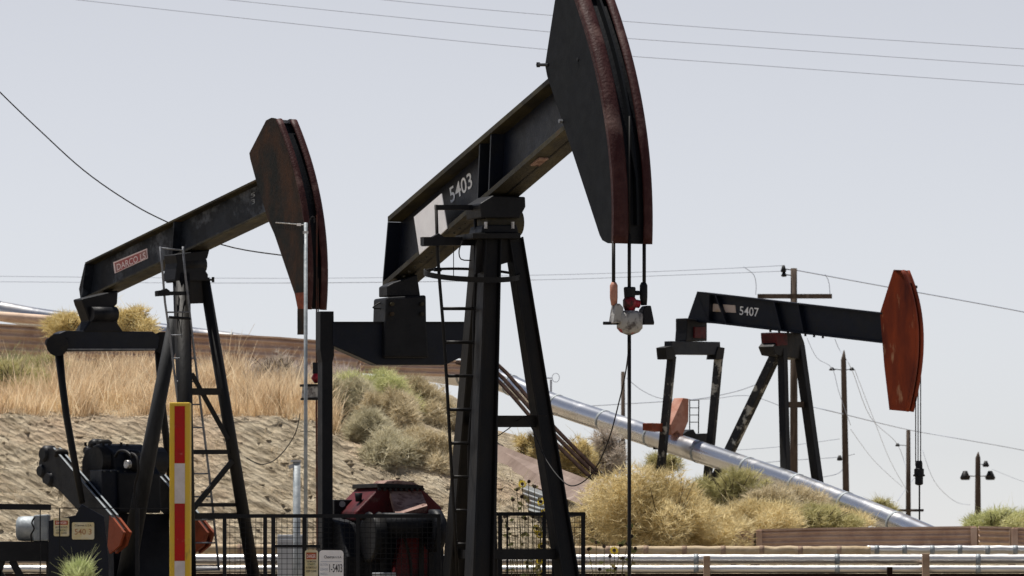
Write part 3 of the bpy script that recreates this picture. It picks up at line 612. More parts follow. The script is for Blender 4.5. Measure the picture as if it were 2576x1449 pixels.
    for uc, vv in ((144, 868), (408, 862)):
        k = MB(); k.cyl(Fp(uc - 26, vv - 8, xe), Fp(uc + 14, vv, xe), .05, .14, 12); k.cyl(Fp(uc, vv, xe + .1), Fp(uc, vv, xe - .1), .15, n=14); k.build('end_bearing', M['black'], eq, smooth=True)
    p = MB(); p.tube([Fp(148, 885, xe), S(156, 960, -.93), S(167, 1046, -.93), S(182, 1130, -.93), S(207, 1265, -.93)], [.06, .05, .048, .048, .04], 12); p.build('pitman_arm', M['leg'], root, smooth=True)
    p = MB(); p.tube([Fp(398, 880, xe), Fp(406, 1000, xe - .02), Fp(420, 1120, xe - .05), Fp(434, 1250, xe - .08)], .05, 12); p.build('pitman_arm', M['leg'], root, smooth=True)
    # cranks
    poly = [(97, 1165), (107, 1130), (133, 1127), (278, 1296), (311, 1339), (300, 1372), (276, 1392), (262, 1352), (235, 1326), (150, 1235), (128, 1218), (108, 1215)]
    yc = -.80
    base = [S(u, v, yc) for u, v in poly]
    tip = [S(u, v, yc) for u, v in ((276, 1298), (284, 1304), (311, 1339), (300, 1372), (276, 1392), (271, 1372))]
    cx = sum(p.x for p in base) / len(base); cz = sum(p.z for p in base) / len(base)
    for off in (0, 1.32):
        m = MB()
        for y0, y1 in ((0, .028), (.095, .125)): m.prism([V((p.x, yc + off + y0, p.z)) for p in base], (0, y1 - y0, 0))
        m.prism([V((cx + (p.x - cx) * .9, yc + off + .028, cz + (p.z - cz) * .9)) for p in base], (0, .067, 0))
        cw = m.build('crank_counterweight', M['black'], root, .003)
        t = MB(); tx = sum(p.x for p in tip) / len(tip); tz = sum(p.z for p in tip) / len(tip)
        for y0, y1 in ((-.003, .031), (.092, .128)): t.prism([V((tx + (p.x - tx) * 1.02, yc + off + y0, tz + (p.z - tz) * 1.02)) for p in tip], (0, y1 - y0, 0))
        t.build('orange_tip', M['orange'], cw)
        e = MB()
        for y0 in (0, .095):
            q = [V((p.x, 0, p.z)) for p in (S(133, 1127, yc), S(278, 1296, yc))]
            e.prism([V((q[0].x, yc + off + y0, q[0].z + .001)), V((q[1].x, yc + off + y0, q[1].z + .001)), V((q[1].x, yc + off + y0, q[1].z + .006)), V((q[0].x, yc + off + y0, q[0].z + .006))], (0, .03, 0))
        e.build('lit_edge', M['galv'], cw)  # pale strips paint the sunlit top edges of the crank plates
    # gearbox between the cranks
    g = MB(); prof = [S(u, v, -.42) for u, v in ((205, 1160), (214, 1130), (232, 1122), (250, 1116), (262, 1120), (285, 1140), (290, 1175), (300, 1190), (300, 1290), (205, 1290))]
    g.prism(prof, (0, .66, 0)); gb = g.build('gearbox', M['black'], root, .02)
    g = MB(); g.cyl(V((prof[5].x - .25, -.55, prof[5].z - .1)), V((prof[5].x - .25, .5, prof[5].z - .1)), .2, n=18); g.build('crank_shaft', M['leg'], gb, smooth=True)
    g = MB(); g.prism([S(u, v, -.1) for u, v in ((262, 1120), (272, 1126), (290, 1148), (286, 1150))], (0, .14, 0)); g.build('glare_plate', M['steel'], gb)  # bright steel patch stands in for the glare on the gearbox top
    g = MB(); g.prism([Fp(u, v, -1.25) for u, v in ((256, 1182), (322, 1182), (322, 1292), (256, 1292))], (-.3, 0, 0)); g.build('drive_housing', M['navy'], gb, .01)
    for k in range(9): g = MB(); g.bolt(Fp(215 + k * 15, 1122 + (k % 3) * 4, -1.6), (0, 0, 1), .02, .05); g.build('bolt', M['leg'], gb)
    gs = MB(); gs.prism([V((-2.6, -.5, .1)), V((-1.2, -.5, .1)), V((-1.4, -.4, Fp(300, 1292, -1.5).z)), V((-2.3, -.4, Fp(300, 1292, -1.5).z))], (0, .9, 0)); gs.build('gearbox_stand', M['black'], gb)
    for (u, v, r_, m_) in ((110, 1142, .12, 'black'), (103, 1185, .10, 'black'), (122, 1205, .11, 'black'), (140, 1140, .06, 'leg'), (232, 1120, .09, 'black'), (250, 1116, .06, 'leg'), (218, 1134, .07, 'black'), (303, 1150, .07, 'leg'), (325, 1168, .13, 'leg'), (322, 1142, .06, 'black')):
        q = MB(); yy = yc - .01 if u < 160 else -.2; c0 = S(u, v, yy); q.tube([c0 + V((0, -.03, 0)), c0 + V((0, .02, 0)), c0 + V((0, .14, 0)), c0 + V((0, .18, 0))], [r_ * .7, r_, r_, r_ * .7], 11); q.build('bearing_boss', M[m_], root, smooth=True)
    q = MB(); c0 = S(326, 1168, -.42); q.cyl(c0, c0 + V((0, -.06, 0)), .055, n=12); q.build('shaft_end', M['steel'], root, smooth=True)
    q = MB(); q.tube(smooth_pts([S(u, v, -.5) for u, v in ((330, 1140), (344, 1150), (348, 1185), (338, 1230), (342, 1290))]), .018, 6); q.build('hose', M['cable'], root, smooth=True)
    q = MB(); q.tube(smooth_pts([S(u, v, -.5) for u, v in ((290, 1150), (300, 1135), (318, 1136), (334, 1150))]), .02, 6); q.build('hose', M['leg'], root, smooth=True)
    for k in range(4): q = MB(); q.bolt(Fp(262 + k * 17, 1186, -1.24), (1, 0, 0), .014, .02); q.build('bolt', M['greyleg'], gb)
    text_on('SIZE 4', Fp(283, 1222, -1.245), Fp(312, 1222, -1.245), Fp(283, 1213, -1.245), M['faint'], gb, 'lettering') if False else None
    # crank guard (black sheet panel) with the signs
    Y = 63.6
    def Wp(u, v, dy=0): return rg.W(u, v, Y + dy)
    back_v = rg.I.to_3x3() @ V((0, .05, 0))
    q = MB(); q.prism([Wp(u, v) for u, v in ((122, 1310), (190, 1296), (205, 1268), (262, 1300), (274, 1420), (270, 1520), (196, 1520), (122, 1520))], back_v); q.build('crank_guard', M['navy'], root, .004)
    # motor and its deck at the far left
    bk = rg.I.to_3x3() @ V((0, .35, 0))
    q = MB(); q.prism([rg.W(u, v, 64.0) for u, v in ((-60, 1362), (122, 1362), (122, 1412), (-60, 1412))], bk); dk = q.build('motor_deck', M['black'], root, .008)
    q = MB()
    for a_, b_ in (((30, 1410), (90, 1520)), ((150, 1410), (210, 1520)), ((5, 1410), (-30, 1520)), ((128, 1412), (128, 1520)), ((60, 1520), (-20, 1420))): q.bar(rg.W(*a_, 64.1), rg.W(*b_, 64.1), .09, .09)
    q.build('deck_brace', M['black'], dk)
    q = MB(); q.tube([rg.W(u, 1330, 64.2) for u in (42, 46, 60, 84, 86, 119, 122)], [.12, .155, .165, .165, .175, .175, .16], 20); mo = q.build('electric_motor', M['galv'], root, smooth=True)
    q = MB(); q.prism([rg.W(u, v, 64.0) for u, v in ((84, 1296), (121, 1294), (121, 1361), (84, 1361))], bk); q.build('motor_box', M['galv'], mo, .015)
    q = MB(); q.tube(smooth_pts([rg.W(u, v, 63.95) for u, v in ((88, 1300), (80, 1315), (86, 1330), (78, 1345), (80, 1362))]), .012, 6); q.build('motor_lead', M['cable'], mo, smooth=True)
    q = MB(); q.box((-1.2, 0, .1), 4.6, 1.3, .2); q.build('skid', M['leg'], root, .01)
    return rg, root
RL, JL = pump_left()

# ================================================================== RIGHT PUMP (5407)
def pump_right():
    a = math.atan2(-.6, .8); rg = Rig(1990, 83, a)
    root = empty('pumpjack', rg.loc, a, 'pumpjack at the right numbered 5407 with a bright rust-red horsehead pointing right', 'pumpjack', 'oil pumpjacks')
    S, Fp = rg.S, rg.Fp
    hw = .14
    beam, _ = ibeam(rg, root, (1753, 733), (2218, 786.5), (2218, 863.5), (1782, 812), None, hw, M['navy'], M['navy'], .03, (.1, .42, .55))
    e = MB(); e.prism([S(u, v, -hw) for u, v in ((1753, 734), (1785, 738), (1782, 813), (1729, 808), (1730, 800))], (0, 2 * hw, 0)); e.build('tail_plate', M['navy'], beam, .01)
    yw = -hw - .003
    pl = MB(); pl.prism([S(u, v, -.014) for u, v in ((1787, 764), (1850, 768), (1852, 787), (1787, 783))], (0, -.01, 0)); pl.build('nameplate', M['tanplate'], beam)
    text_on('5407', S(1860, 792, -.016), S(1908, 797, -.016), S(1861, 770, -.016), M['number'], beam, 'number', thick=.004)
    back = [(2237, 1031), (2224, 920), (2213.7, 786.5), (2247.5, 679)]
    arc = [(2268, 680), (2281, 711.5), (2295, 756.5), (2301, 806.5), (2303.8, 856.5), (2300, 906.5), (2295, 956.5), (2290, 1000), (2277, 1035)]
    H = .12
    head, arcl = horsehead(rg, root, back, arc, H, M['plate_red'], M['plate_red'], M['plate_red'], ((-H - .004, -.03), (.03, H + .004)), .05)
    c = MB(); c.prism([V((p.x, -H, p.z + .004)) for p in (S(2248, 679, -H), S(2270, 680, -H), S(2282, 712, -H), S(2268, 700, -H))], (0, 2 * H, 0)); c.build('top_cap', M['orange'], head)  # orange overlay puts the sunlit top face of the head into the colour
    c = MB(); c.tube([S(2296, 722, .12), S(2306, 722, .12)], .03, 6); c.build('pin', M['black'], head)
    xr = S(2303, 860, 0).x - .03
    b = MB()
    for u, v0 in ((2303.5, 965), (2309.5, 930), (2316, 860)): b.tube([Fp(u, v0, xr), Fp(u, 1172, xr)], .009, 6)
    bri = b.build('bridle_cable', M['cable'], root)
    b = MB(); b.tube([Fp(2312, v, xr) for v in (1159, 1166, 1178, 1180, 1198, 1200, 1218, 1221)], [.05, .06, .06, .085, .085, .07, .07, .03], 10); b.bar(Fp(2299, 1196, xr), Fp(2325, 1196, xr), .03, .03); b.build('rod_clamp', M['black'], bri)
    g = to_ground(Fp(2313, 1200, xr), Fp(2313, 1320, xr)); b = MB(); b.tube([Fp(2313, 1215, xr), g], .014, 6); b.bar(Fp(2304, 1283, xr), Fp(2322, 1283, xr), .03, .03); b.build('polished_rod', M['cable'], root)
    # saddle
    s = MB(); s.prism([Fp(u, v, .15) for u, v in ((1950, 836), (2015, 838), (2024, 862), (2028, 890), (2020, 905), (1952, 893), (1944, 872), (1952, 862))], (-.3, 0, 0)); sb = s.build('saddle_bearing', M['leg'], root, .012)
    s = MB(); s.prism([Fp(u, v, .17) for u, v in ((1951, 838), (1980, 840), (1982, 868), (1955, 870))], (-.3, 0, 0)); s.build('bearing_cap', M['gearred'], sb, .006)
    for i in range(7): s = MB(); s.bolt(Fp(1938 + i * 22, 828 + i * 2.6, .12), (0, 0, -1), .02, .05); s.build('bolt', M['leg'], sb)
    def leg(top, mid, w0, mat):
        g = to_ground(top, mid); mb = MB(); mb.bar(top, g, w0, w0, (0, 1, 0)); return mb.build('samson_leg', mat, root, .008)
    leg(Fp(1958, 880, -.05), Fp(1831, 1144, -1.0), .15, M['peel'])
    leg(Fp(1968, 870, .08), Fp(1976, 1196, .42), .13, M['leg'])
    leg(Fp(2010, 870, .08), Fp(2060, 1235, .45), .15, M['leg'])
    b = MB(); b.bar(Fp(1978, 1018, .2), Fp(2034, 1018, .2), .04, .1); b.build('cross_brace', M['wood'], root)
    xe = -1.95
    s = MB(); s.prism([Fp(u, v, xe + .1) for u, v in ((1728, 800), (1779, 808), (1779, 858), (1726, 858), (1728, 830))], (-.24, 0, 0)); tb = s.build('tail_bearing', M['black'], root, .015)
    s = MB(); s.prism([Fp(u, v, xe + .13) for u, v in ((1748, 822), (1776, 822), (1776, 852), (1748, 850))], (-.05, 0, 0)); s.build('bearing_cap', M['gearred'], tb, .01)
    e = MB(); e.prism([Fp(u, v, xe + .08) for u, v in ((1690, 858), (1812, 860), (1813, 893), (1690, 892))], (-.16, 0, 0)); eq = e.build('equalizer', M['navy'], root, .01)
    e = MB(); e.prism([Fp(u, v, xe + .1) for u, v in ((1674, 874), (1692, 870), (1700, 886), (1700, 904), (1677, 904))], (-.2, 0, 0)); e.build('end_bearing', M['leg'], eq, .01); e = MB(); e.prism([Fp(u, v, xe + .1) for u, v in ((1803, 886), (1808, 872), (1824, 875), (1820, 904), (1800, 904))], (-.2, 0, 0)); e.build('end_bearing', M['leg'], eq, .01)
    for top, mid in (((1690, 896), (1670, 1100)), ((1808, 896), (1787, 1125))):
        t = Fp(*top, xe); m_ = Fp(*mid, xe - .1); p = MB(); d = m_ - t; p.bar(t, t + d * 1.5, .13, .1); p.build('pitman_arm', M['peel'], root, .006)
    # crank, counterweight and guard ladder behind
    c = MB(); c.prism([Fp(u, v, xe - .1) for u, v in ((1719, 1001), (1733, 1003), (1732, 1060), (1716, 1098), (1704, 1082), (1690, 1095), (1688, 1068))], (-.2, 0, 0)); c.build('crank_counterweight', M['salmon'], root, .01)
    c = MB(); c.prism([Fp(u, v, xe - .1) for u, v in ((1640, 1064), (1668, 1065), (1668, 1086), (1640, 1082))], (-.2, 0, 0)); c.build('crank_tip', M['orange'], root, .01)
    c = MB(); c.prism([Fp(u, v, xe - .3) for u, v in ((1690, 1098), (1700, 1075), (1712, 1096), (1730, 1084), (1745, 1080), (1752, 1092), (1782, 1090), (1782, 1114), (1740, 1114), (1735, 1130), (1690, 1130))], (-.4, 0, 0)); c.build('gearbox', M['black'], root, .01)
    xl = xe - .6
    ladder(root, [Fp(1735, 1004, xl), Fp(1735, 1090, xl)], [Fp(1758, 1006, xl), Fp(1757, 1090, xl)], [(Fp(1735, v, xl), Fp(1758, v, xl)) for v in (1007, 1026, 1044, 1062)], .01, .008, M['leg'], 'guard_ladder')
    q = MB(); q.box((-1.2, 0, .1), 4.4, 1.2, .2); q.build('skid', M['leg'], root, .01)
    return rg, root
RR_, JR = pump_right()

# ================================================================== GUARD FENCES
def mesh_panel(u0, u1, v0, v1, Y, Z0):
    mb = MB(); a, b = D(u0, v0, Y), D(u1, v1, Y); st = .048
    n = int((b.x - a.x) / st); r = .0022
    for i in range(n + 1):
        x = a.x + st * i; mb.bar((x, Y, Z0), (x, Y, a.z), r * 2, r * 2)
    k = int((a.z - Z0) / st)
    for i in range(k + 1):
        z = Z0 + st * i; mb.bar((a.x, Y, z), (b.x, Y, z), r * 2, r * 2)
    return mb
def centre_fence():
    Y = 44.9
    z0 = 0.12
    root = empty('guard_fence', D(1015, 1400, Y) * 1, 0, 'black steel mesh guard fence round the base of the pumpjack numbered 5403', 'fence')
    root.location.z = 0; loc = root.location.copy()
    def bld(mb, name):
        mb.v = [tuple(V(p) - loc) for p in mb.v]; return mb.build(name, M['black'], root)
    for u0, u1, v in ((565, 1108, 1298), (1236, 1467, 1293)):
        t = MB(); t.bar(D(u0, v, Y), D(u1, v, Y), .035, .035); bld(t, 'top_rail')
        t = MB(); a, b = D(u0, v, Y), D(u1, v, Y); t.bar((a.x, Y, .12), (b.x, Y, .12), .035, .035); bld(t, 'bottom_rail')
        bld(mesh_panel(u0, u1, v, v, Y + .02, .14), 'wire_mesh')
    t = MB(); t.bar(D(690, 1374, Y), D(806, 1374, Y), .028, .028); bld(t, 'mid_rail')
    for u, v, w_ in ((565, 1298, .035), (667, 1300, .035), (688, 1298, .035), (766, 1298, .04), (900, 1300, .035), (1104, 1298, .035), (1258, 1293, .04), (1276, 1294, .018), (1369, 1293, .035), (1467, 1293, .04)):
        p = D(u, v, Y); t = MB(); t.bar(V((p.x, Y + .002, 0)), p + V((0, .002, .012)), w_, w_, (0, 1, 0)); bld(t, 'fence_post')
    # side return on the right
    p = D(1467, 1293, Y); t = MB(); t.bar(p, p + V((-.25, 2.4, 0)), .035, .035); bld(t, 'top_rail')
    t = MB(); t.bar(V((p.x - .25, Y + 2.4, 0)), V((p.x - .25, Y + 2.4, p.z)), .04, .04, (0, 1, 0)); bld(t, 'fence_post')
centre_fence()
def left_fence():
    Y = 62.6; zb = base_z(Y)
    root = empty('guard_rail', V((D(60, 1300, Y).x, Y, zb)), 0, 'dark pipe guard rail in front of the left pumpjack crank', 'railing'); loc = root.location.copy()
    def bld(mb, name):
        mb.v = [tuple(V(p) - loc) for p in mb.v]; return mb.build(name, M['black'], root)
    t = MB(); t.bar(D(-120, 1273, Y), D(128, 1276, Y), .05, .075); bld(t, 'top_rail')
    t = MB(); t.bar(D(128, 1278, Y), D(440, 1279, Y), .02, .012); bld(t, 'top_wire')
    for u in (-60, 101, 150, 345):
        p = D(u, 1277, Y); t = MB(); t.bar(V((p.x, Y + .01, zb)), p + V((0, .01, 0)), .014 if u < 300 else .05, .014 if u < 300 else .05, (0, 1, 0)); bld(t, 'post')
left_fence()

# ================================================================== SIGNS
def sign(name, uv, Y, mat, label, cat, group=None, r=.02):
    u0, v0, u1, v1 = uv; a, b = D(u0, v1, Y), D(u1, v0, Y)
    root = empty(name, a, 0, label, cat, group)
    w_, h_ = b.x - a.x, b.z - a.z
    mb = MB(); pts = []
    for cx, cz, s in ((r, r, 180), (w_ - r, r, 270), (w_ - r, h_ - r, 0), (r, h_ - r, 90)):
        for k in range(4): pts.append(V((cx + r * math.cos(R(s + k * 30)), 0, cz + r * math.sin(R(s + k * 30)))))
    mb.prism(pts, (0, .006, 0)); pl = mb.build('panel', mat, root)
    def T(s, x0, x1, z0, z1, m, th=0.0): return text_on(s, (x0 * w_, -.003, z0 * h_), (x1 * w_, -.003, z0 * h_), (x0 * w_, -.003, z1 * h_), m, root, 'lettering', thick=th)
    def Rct(x0, x1, z0, z1, m, n='coloured_block'):
        k = MB(); k.prism([(x0 * w_, -.002, z0 * h_), (x1 * w_, -.002, z0 * h_), (x1 * w_, -.002, z1 * h_), (x0 * w_, -.002, z1 * h_)], (0, .0019, 0)); return k.build(n, m, root)
    return root, T, Rct
_, T, B_ = sign('warning_sign', (767, 1384, 800, 1500), 44.80, M['signyellow'], 'cream warning sign with a red header on the mesh fence, left of the white sign', 'sign')
B_(.1, .88, .80, .95, M['signred']); T('DANGER', .16, .82, .83, .91, M['pinktext'], .01); T('THIS MACHINE', .12, .85, .735, .775, M['ink'], .01); T('STARTS', .2, .8, .67, .715, M['greenink'], .01); T('AUTOMATICALLY', .08, .9, .60, .645, M['ink'], .01); T('KEEP CLEAR', .1, .88, .52, .57, M['ink'], .01)
_, T, B_ = sign('well_sign', (803, 1384, 864, 1500), 44.78, M['white'], 'white identification sign with black lettering on the mesh fence, right of the cream warning sign', 'sign', r=.03)
T('Chevron', .20, .63, .82, .885, M['ink'], .012); T('U.S.A.', .67, .93, .825, .87, M['ink'], .006); T('SECTION', .04, .36, .66, .71, M['cabledull'], .004); T('LEASE', .04, .36, .56, .61, M['cabledull'], .004); T('WELL', .04, .36, .46, .51, M['cabledull'], .004)
T('1-5403', .42, .95, .52, .70, M['ink'], .004); B_(.06, .92, .745, .755, M['cabledull'], 'rule')
_, T, B_ = sign('warning_sign', (135, 1303, 174, 1349), 63.5, M['signyellow'], 'small cream warning sign with orange header on the left pumpjack guard', 'sign')
B_(.08, .92, .62, .86, M['signred']); T('DANGER', .16, .84, .67, .80, M['pinktext'], .01); T('MACHINE STARTS', .12, .88, .44, .54, M['ink'], .01); T('AUTOMATICALLY', .16, .84, .28, .38, M['greenink'], .01); T('KEEP CLEAR', .16, .84, .13, .23, M['ink'], .01)
_, T, B_ = sign('well_sign', (181, 1314, 237, 1357), 63.5, M['signyellow'], 'cream well sign with faded orange digits, beside the small orange-headed warning sign', 'sign')
T('Chevron U.S.A.', .12, .9, .76, .88, M['ink'], .006); T('540 3', .12, .88, .28, .62, M['tanink'], .01)

# ================================================================== POSTS, MAST, CABINET
def striped_post():
    Y = 35.; x = D(454, 1400, Y).x; top = D(454, 1013, Y).z
    root = empty('marker_post', (x, Y, 0), 0, 'tall yellow square post with red and white reflective bands in the foreground', 'post')
    h = .074; b = MB(); b.box((0, 0, top / 2), 2 * h, 2 * h, top); b.build('post', M['yellow'], root, .008)
    ys = [(1022, 1166, 'redtape'), (1166, 1267, 'whitetape'), (1267, 1411, 'redtape'), (1411, 1512, 'whitetape'), (1512, 1656, 'redtape'), (1656, 1757, 'whitetape')]
    for v0, v1, m in ys:
        z0, z1 = D(0, v1, Y).z, D(0, v0, Y).z; k = MB(); k.box((0, -h - .003, (z0 + z1) / 2), .074, .004, z1 - z0 - .002); k.build('reflective_band', M[m], root)
striped_post()
def mast():
    Y = 58.; p = D(769, 560, Y); zb = base_z(Y); root = empty('antenna_mast', (p.x, Y, zb), 0, 'slim grey antenna mast with a small comb-shaped aerial in front of the rusty horsehead', 'antenna')
    b = MB(); b.tube([V((0, 0, 0)), V((0, 0, p.z - zb))], .023, 10); b.build('mast', M['galv'], root, smooth=True)
    o = V((p.x, Y, zb)); b = MB(); b.tube([D(693, 560, Y) - o, D(771, 566, Y) - o], .008, 6); bm_ = b.build('aerial_boom', M['steel'], root)
    for i in range(13):
        q = D(700 + i * 4.4, 561 + i * .35, Y) - o; b = MB(); b.tube([q + V((0, 0, .02)), q - V((0, 0, .07))], .003, 4); b.build('aerial_element', M['cable'], bm_)
    b = MB(); b.box(D(752, 565, Y) - o, .05, .03, .03); b.build('aerial_bracket', M['white'], bm_)
    b = MB(); b.tube(smooth_pts([D(u, v, Y) - o for u, v in ((772, 585), (778, 560), (783, 547), (790, 546), (791, 560))]), .006, 5); b.build('aerial_lead', M['cable'], root)
    b = MB(); b.bar(D(762, 585, Y) - o, D(775, 585, Y) - o, .05, .03); b.build('clamp', M['steel'], root)
mast()
def conduit_post():
    Y = 55.; zb = base_z(Y); p = D(746.5, 1160, Y); root = empty('conduit_post', (p.x, Y, zb), 0, 'grey galvanised conduit post rising behind the mesh fence beside the antenna mast', 'post')
    h = p.z - zb; b = MB(); b.cyl((0, 0, 0), (0, 0, h), .042, n=16); b.build('post', M['galv'], root, smooth=True)
    b = MB(); b.cyl((-.01, 0, h - .01), (-.01, 0, h + .012), .06, n=14); b.bar((-.03, 0, h - .05), (-.09, 0, h - .07), .03, .04); b.build('weather_cap', M['cabinet'], root)
conduit_post()
def cabinet():
    Y = 55.6; zb = base_z(Y); a, b_ = D(697, 1345, Y), D(761, 1345, Y); root = empty('electrical_cabinet', ((a.x + b_.x) / 2, Y + .2, zb), 0, 'pale grey electrical cabinet standing behind the mesh fence', 'cabinet')
    w_ = b_.x - a.x; h = a.z - zb; b = MB(); b.box((0, 0, h / 2), w_, .3, h); b.build('housing', M['cabinet'], root, .01)
    b = MB(); b.box((0, -.155, h / 2), w_ - .05, .012, h - .1); b.build('door', M['cabinet'], root, .004)
    b = MB(); b.box((w_ * .35, -.17, h * .55), .02, .03, .1); b.build('handle', M['leg'], root)
cabinet()

# ================================================================== PIPELINES, BARRIERS
def pipe(name, pts, r, mat, label, cat='pipe', group=None, joints=0, n=20, jmat=None):
    c = pts[0]; mb = MB(); mb.tube([p - c for p in pts], r, n); o = mb.build(name, mat, smooth=True); o.location = c; tag(o, label, cat, group)
    if joints:
        L = [(pts[i + 1] - pts[i]).length for i in range(len(pts) - 1)]; tot = sum(L)
        for k in range(1, joints):
            s = tot * k / joints; i = 0
            while i < len(L) - 1 and s > L[i]: s -= L[i]; i += 1
            p = pts[i] + (pts[i + 1] - pts[i]) * (s / L[i]) - c; d = (pts[i + 1] - pts[i]).normalized()
            b = MB(); b.cyl(p - d * .03, p + d * .03, r * 1.03, n=n); b.build('joint_band', jmat or mat, o, smooth=True)
    return o
YP = 84.
def slope_v(u): return lerp_tab([(-120, 772), (0, 783), (130, 805), (500, 850), (900, 905), (1020, 925), (1150, 945), (1250, 955), (1390, 1015), (1640, 1098), (2000, 1218), (2290, 1330), (2380, 1372)], u)
pts = [D(u, slope_v(u), 92 if u < 900 else (92 - (u - 900) / 1400 * 14)) for u in (-200, -120, 0, 130, 500, 900, 1020, 1150, 1250)]
pts2 = [D(u, slope_v(u), 92 - (u - 900) / 1400 * 14) for u in (1250, 1390, 1640, 2000, 2290, 2380)]
pipe('insulated_pipeline', smooth_pts(pts + pts2[1:], 4), .188, M['alu'], 'long fat silver jacketed pipeline running down the hill towards the right', 'pipeline', joints=18, jmat=M['galv'])
# bottom runs
def run(name, v, Y, r, mat, label, wob, u0=-150, u1=2750, group='pipes running along the foot of the hill'):
    n = 90; P = []; rs = []
    for i in range(n + 1):
        u = u0 + (u1 - u0) * i / n; P.append(D(u, v, Y) + V((0, 0, wob * noise.noise(V((u * .03, v, 0)))))); rs.append(r * (1 + wob * 4 * noise.noise(V((u * .05, v, 3)))))
    c = P[0]; mb = MB(); mb.tube([p - c for p in P], rs, 18); o = mb.build(name, mat, smooth=True); o.location = c; tag(o, label, 'pipe', group)
    for k in range(4, n, 11):
        b = MB(); p = P[k] - c; b.cyl(p - V((.035, 0, 0)), p + V((.035, 0, 0)), rs[k] * 1.05, n=18); b.build('joint_band', M['galv'] if 'foil' in name else M['timber'], o, smooth=True)
    return o
run('wrapped_pipe', 1384, 70.6, .060, M['tanwrap'], 'tan cloth-wrapped pipe, topmost of the level pipes at the bottom right', .014, 1395, 2190)
run('foil_pipe', 1383, 70.8, .062, M['foil'], 'silver pipe continuing right from the end of the tan-wrapped pipe', .008, 2180, 2750)
run('wrapped_pipe', 1381, 71.0, .066, M['tanwrap'], 'tan-wrapped pipe low behind the left pumpjack legs', .014, -150, 1000)
run('foil_pipe', 1407, 70.2, .073, M['foil'], 'crinkled silver pipe just under the tan-wrapped pipe', .005)
run('foil_pipe', 1432, 69.8, .056, M['foil'], 'lowest crinkled silver pipe along the bottom edge', .005)
shade_mb = MB(); sa = D(-150, 1443, 69.9); sb_ = D(2750, 1443, 69.9); shade_mb.bar((0, 0, -.06), sb_ - sa + V((0, 0, -.06)), .3, .12); so_ = shade_mb.build('shade_strip', M['brownpipe']); so_.location = sa; tag(so_, 'dark brown strip standing in for the shade under the lowest silver pipe', 'shade strip')  # dark strip puts the shade below the pipes into the colour
def support(u, v0, Y, w_, mat, label, gr='pipe supports'):
    p = D(u, v0, Y); z = base_z(Y); root = empty('pipe_support', (p.x, Y, z), 0, label, 'support', gr)
    b = MB(); b.box((0, 0, (p.z - z) / 2), w_, .12, p.z - z); b.build('post', mat, root, .006)
    b = MB(); b.bar((0, -.0, p.z - z - .21), (0, .9, p.z - z - .21), .08, .05); b.build('arm', mat, root)
    b = MB(); b.box((0, 0, .04), w_ * 2, .25, .08); b.build('foot', M['timber'], root)
support(2329, 1393, 69.4, .10, M['timber'], 'pale timber pipe support post nearest the right edge')
support(1778, 1398, 69.4, .09, M['timber'], 'pale timber pipe support post below the big round straw bush')
support(2238, 1426, 69.5, .075, M['brownpipe'], 'dark brown pipe support post left of the pale timber one at right')
def corrugated(name, line, h, Y, mat, label, cat, ridges=4, amp=.03, post=None, pm=None):
    """line: [(u,vtop)...]; sheet with horizontal ridges"""
    P = [D(u, v, Y) for u, v in line]; c = P[0].copy(); root = empty(name, c, 0, label, cat)
    n = ridges * 8; vs = []; m = len(P)
    for p in P:
        for k in range(n + 1):
            z = h * k / n; vs.append(p - c + V((0, amp * math.cos(2 * math.pi * k / 8), -z)))
    fs = [(i * (n + 1) + k, i * (n + 1) + k + 1, (i + 1) * (n + 1) + k + 1, (i + 1) * (n + 1) + k) for i in range(m - 1) for k in range(n)]
    back = [V(q) + V((0, .06 + amp, 0)) for q in vs]
    mb = MB(); mb.add(vs, fs); mb.build('sheet', mat, root, smooth=True)
    b = MB()
    for a, d in zip(P, P[1:]): b.bar(a - c + V((0, .03, .012)), d - c + V((0, .03, .012)), .12, .03)
    b.build('top_cap', pm or mat, root)
    for u, v in (post or ()):
        q = D(u, v, Y) - c; b = MB(); b.box(q + V((0, -.05, -h / 2)), .09, .06, h + .02); b.build('end_post', pm or mat, root, .004)
    for i in range(0, m, 2):
        q = P[i] - c; b = MB(); b.box(q + V((0, .1, -h / 2 - .15)), .08, .08, h + .3); b.build('rear_post', M['timber'], root)
    return root
corrugated('corrugated_barrier', [(1905, 1336), (2060, 1332), (2260, 1330), (2455, 1328)], .30, 73, M['corr'], 'long brown corrugated barrier at the right foot of the hill', 'barrier', 4, .02, [(1909, 1336), (2449, 1328)])
corrugated('board_stack', [(2462, 1328), (2500, 1329), (2545, 1330)], .26, 73.6, M['corrtan'], 'short pale tan corrugated barrier section near the right edge', 'barrier', 3, .03)
corrugated('corrugated_barrier', [(2549, 1331), (2600, 1331), (2660, 1331)], .26, 73, M['corr'], 'brown corrugated barrier piece cut by the right edge', 'barrier', 4, .02, [(2552, 1331)])
corrugated('corrugated_barrier', [(1846, 1343), (1875, 1340), (1896, 1340)], .2, 73, M['corr'], 'small brown corrugated barrier end beside the big straw bush', 'barrier', 3, .02)
corrugated('corrugated_wall', [(-260, 815), (0, 818), (110, 824), (300, 832), (480, 840), (700, 851), (905, 868)], .9, 89.2, M['corr'], 'long brown corrugated retaining wall on top of the grassy hill', 'wall', 7, .035, None, M['corrtan'])
corrugated('corrugated_wall', [(905, 900), (1030, 906), (1165, 910)], .28, 88.6, M['corr'], 'low brown corrugated wall section behind the pumpjack equalizer', 'wall', 3, .03, None, M['corrtan'])
pipe('tan_pipe', [D(u, v, 90) for u, v in ((-200, 790), (0, 796), (105, 804), (200, 812))], .09, M['corrtan'], 'tan pipe under the silver pipeline at the top left of the hill', 'pipe')
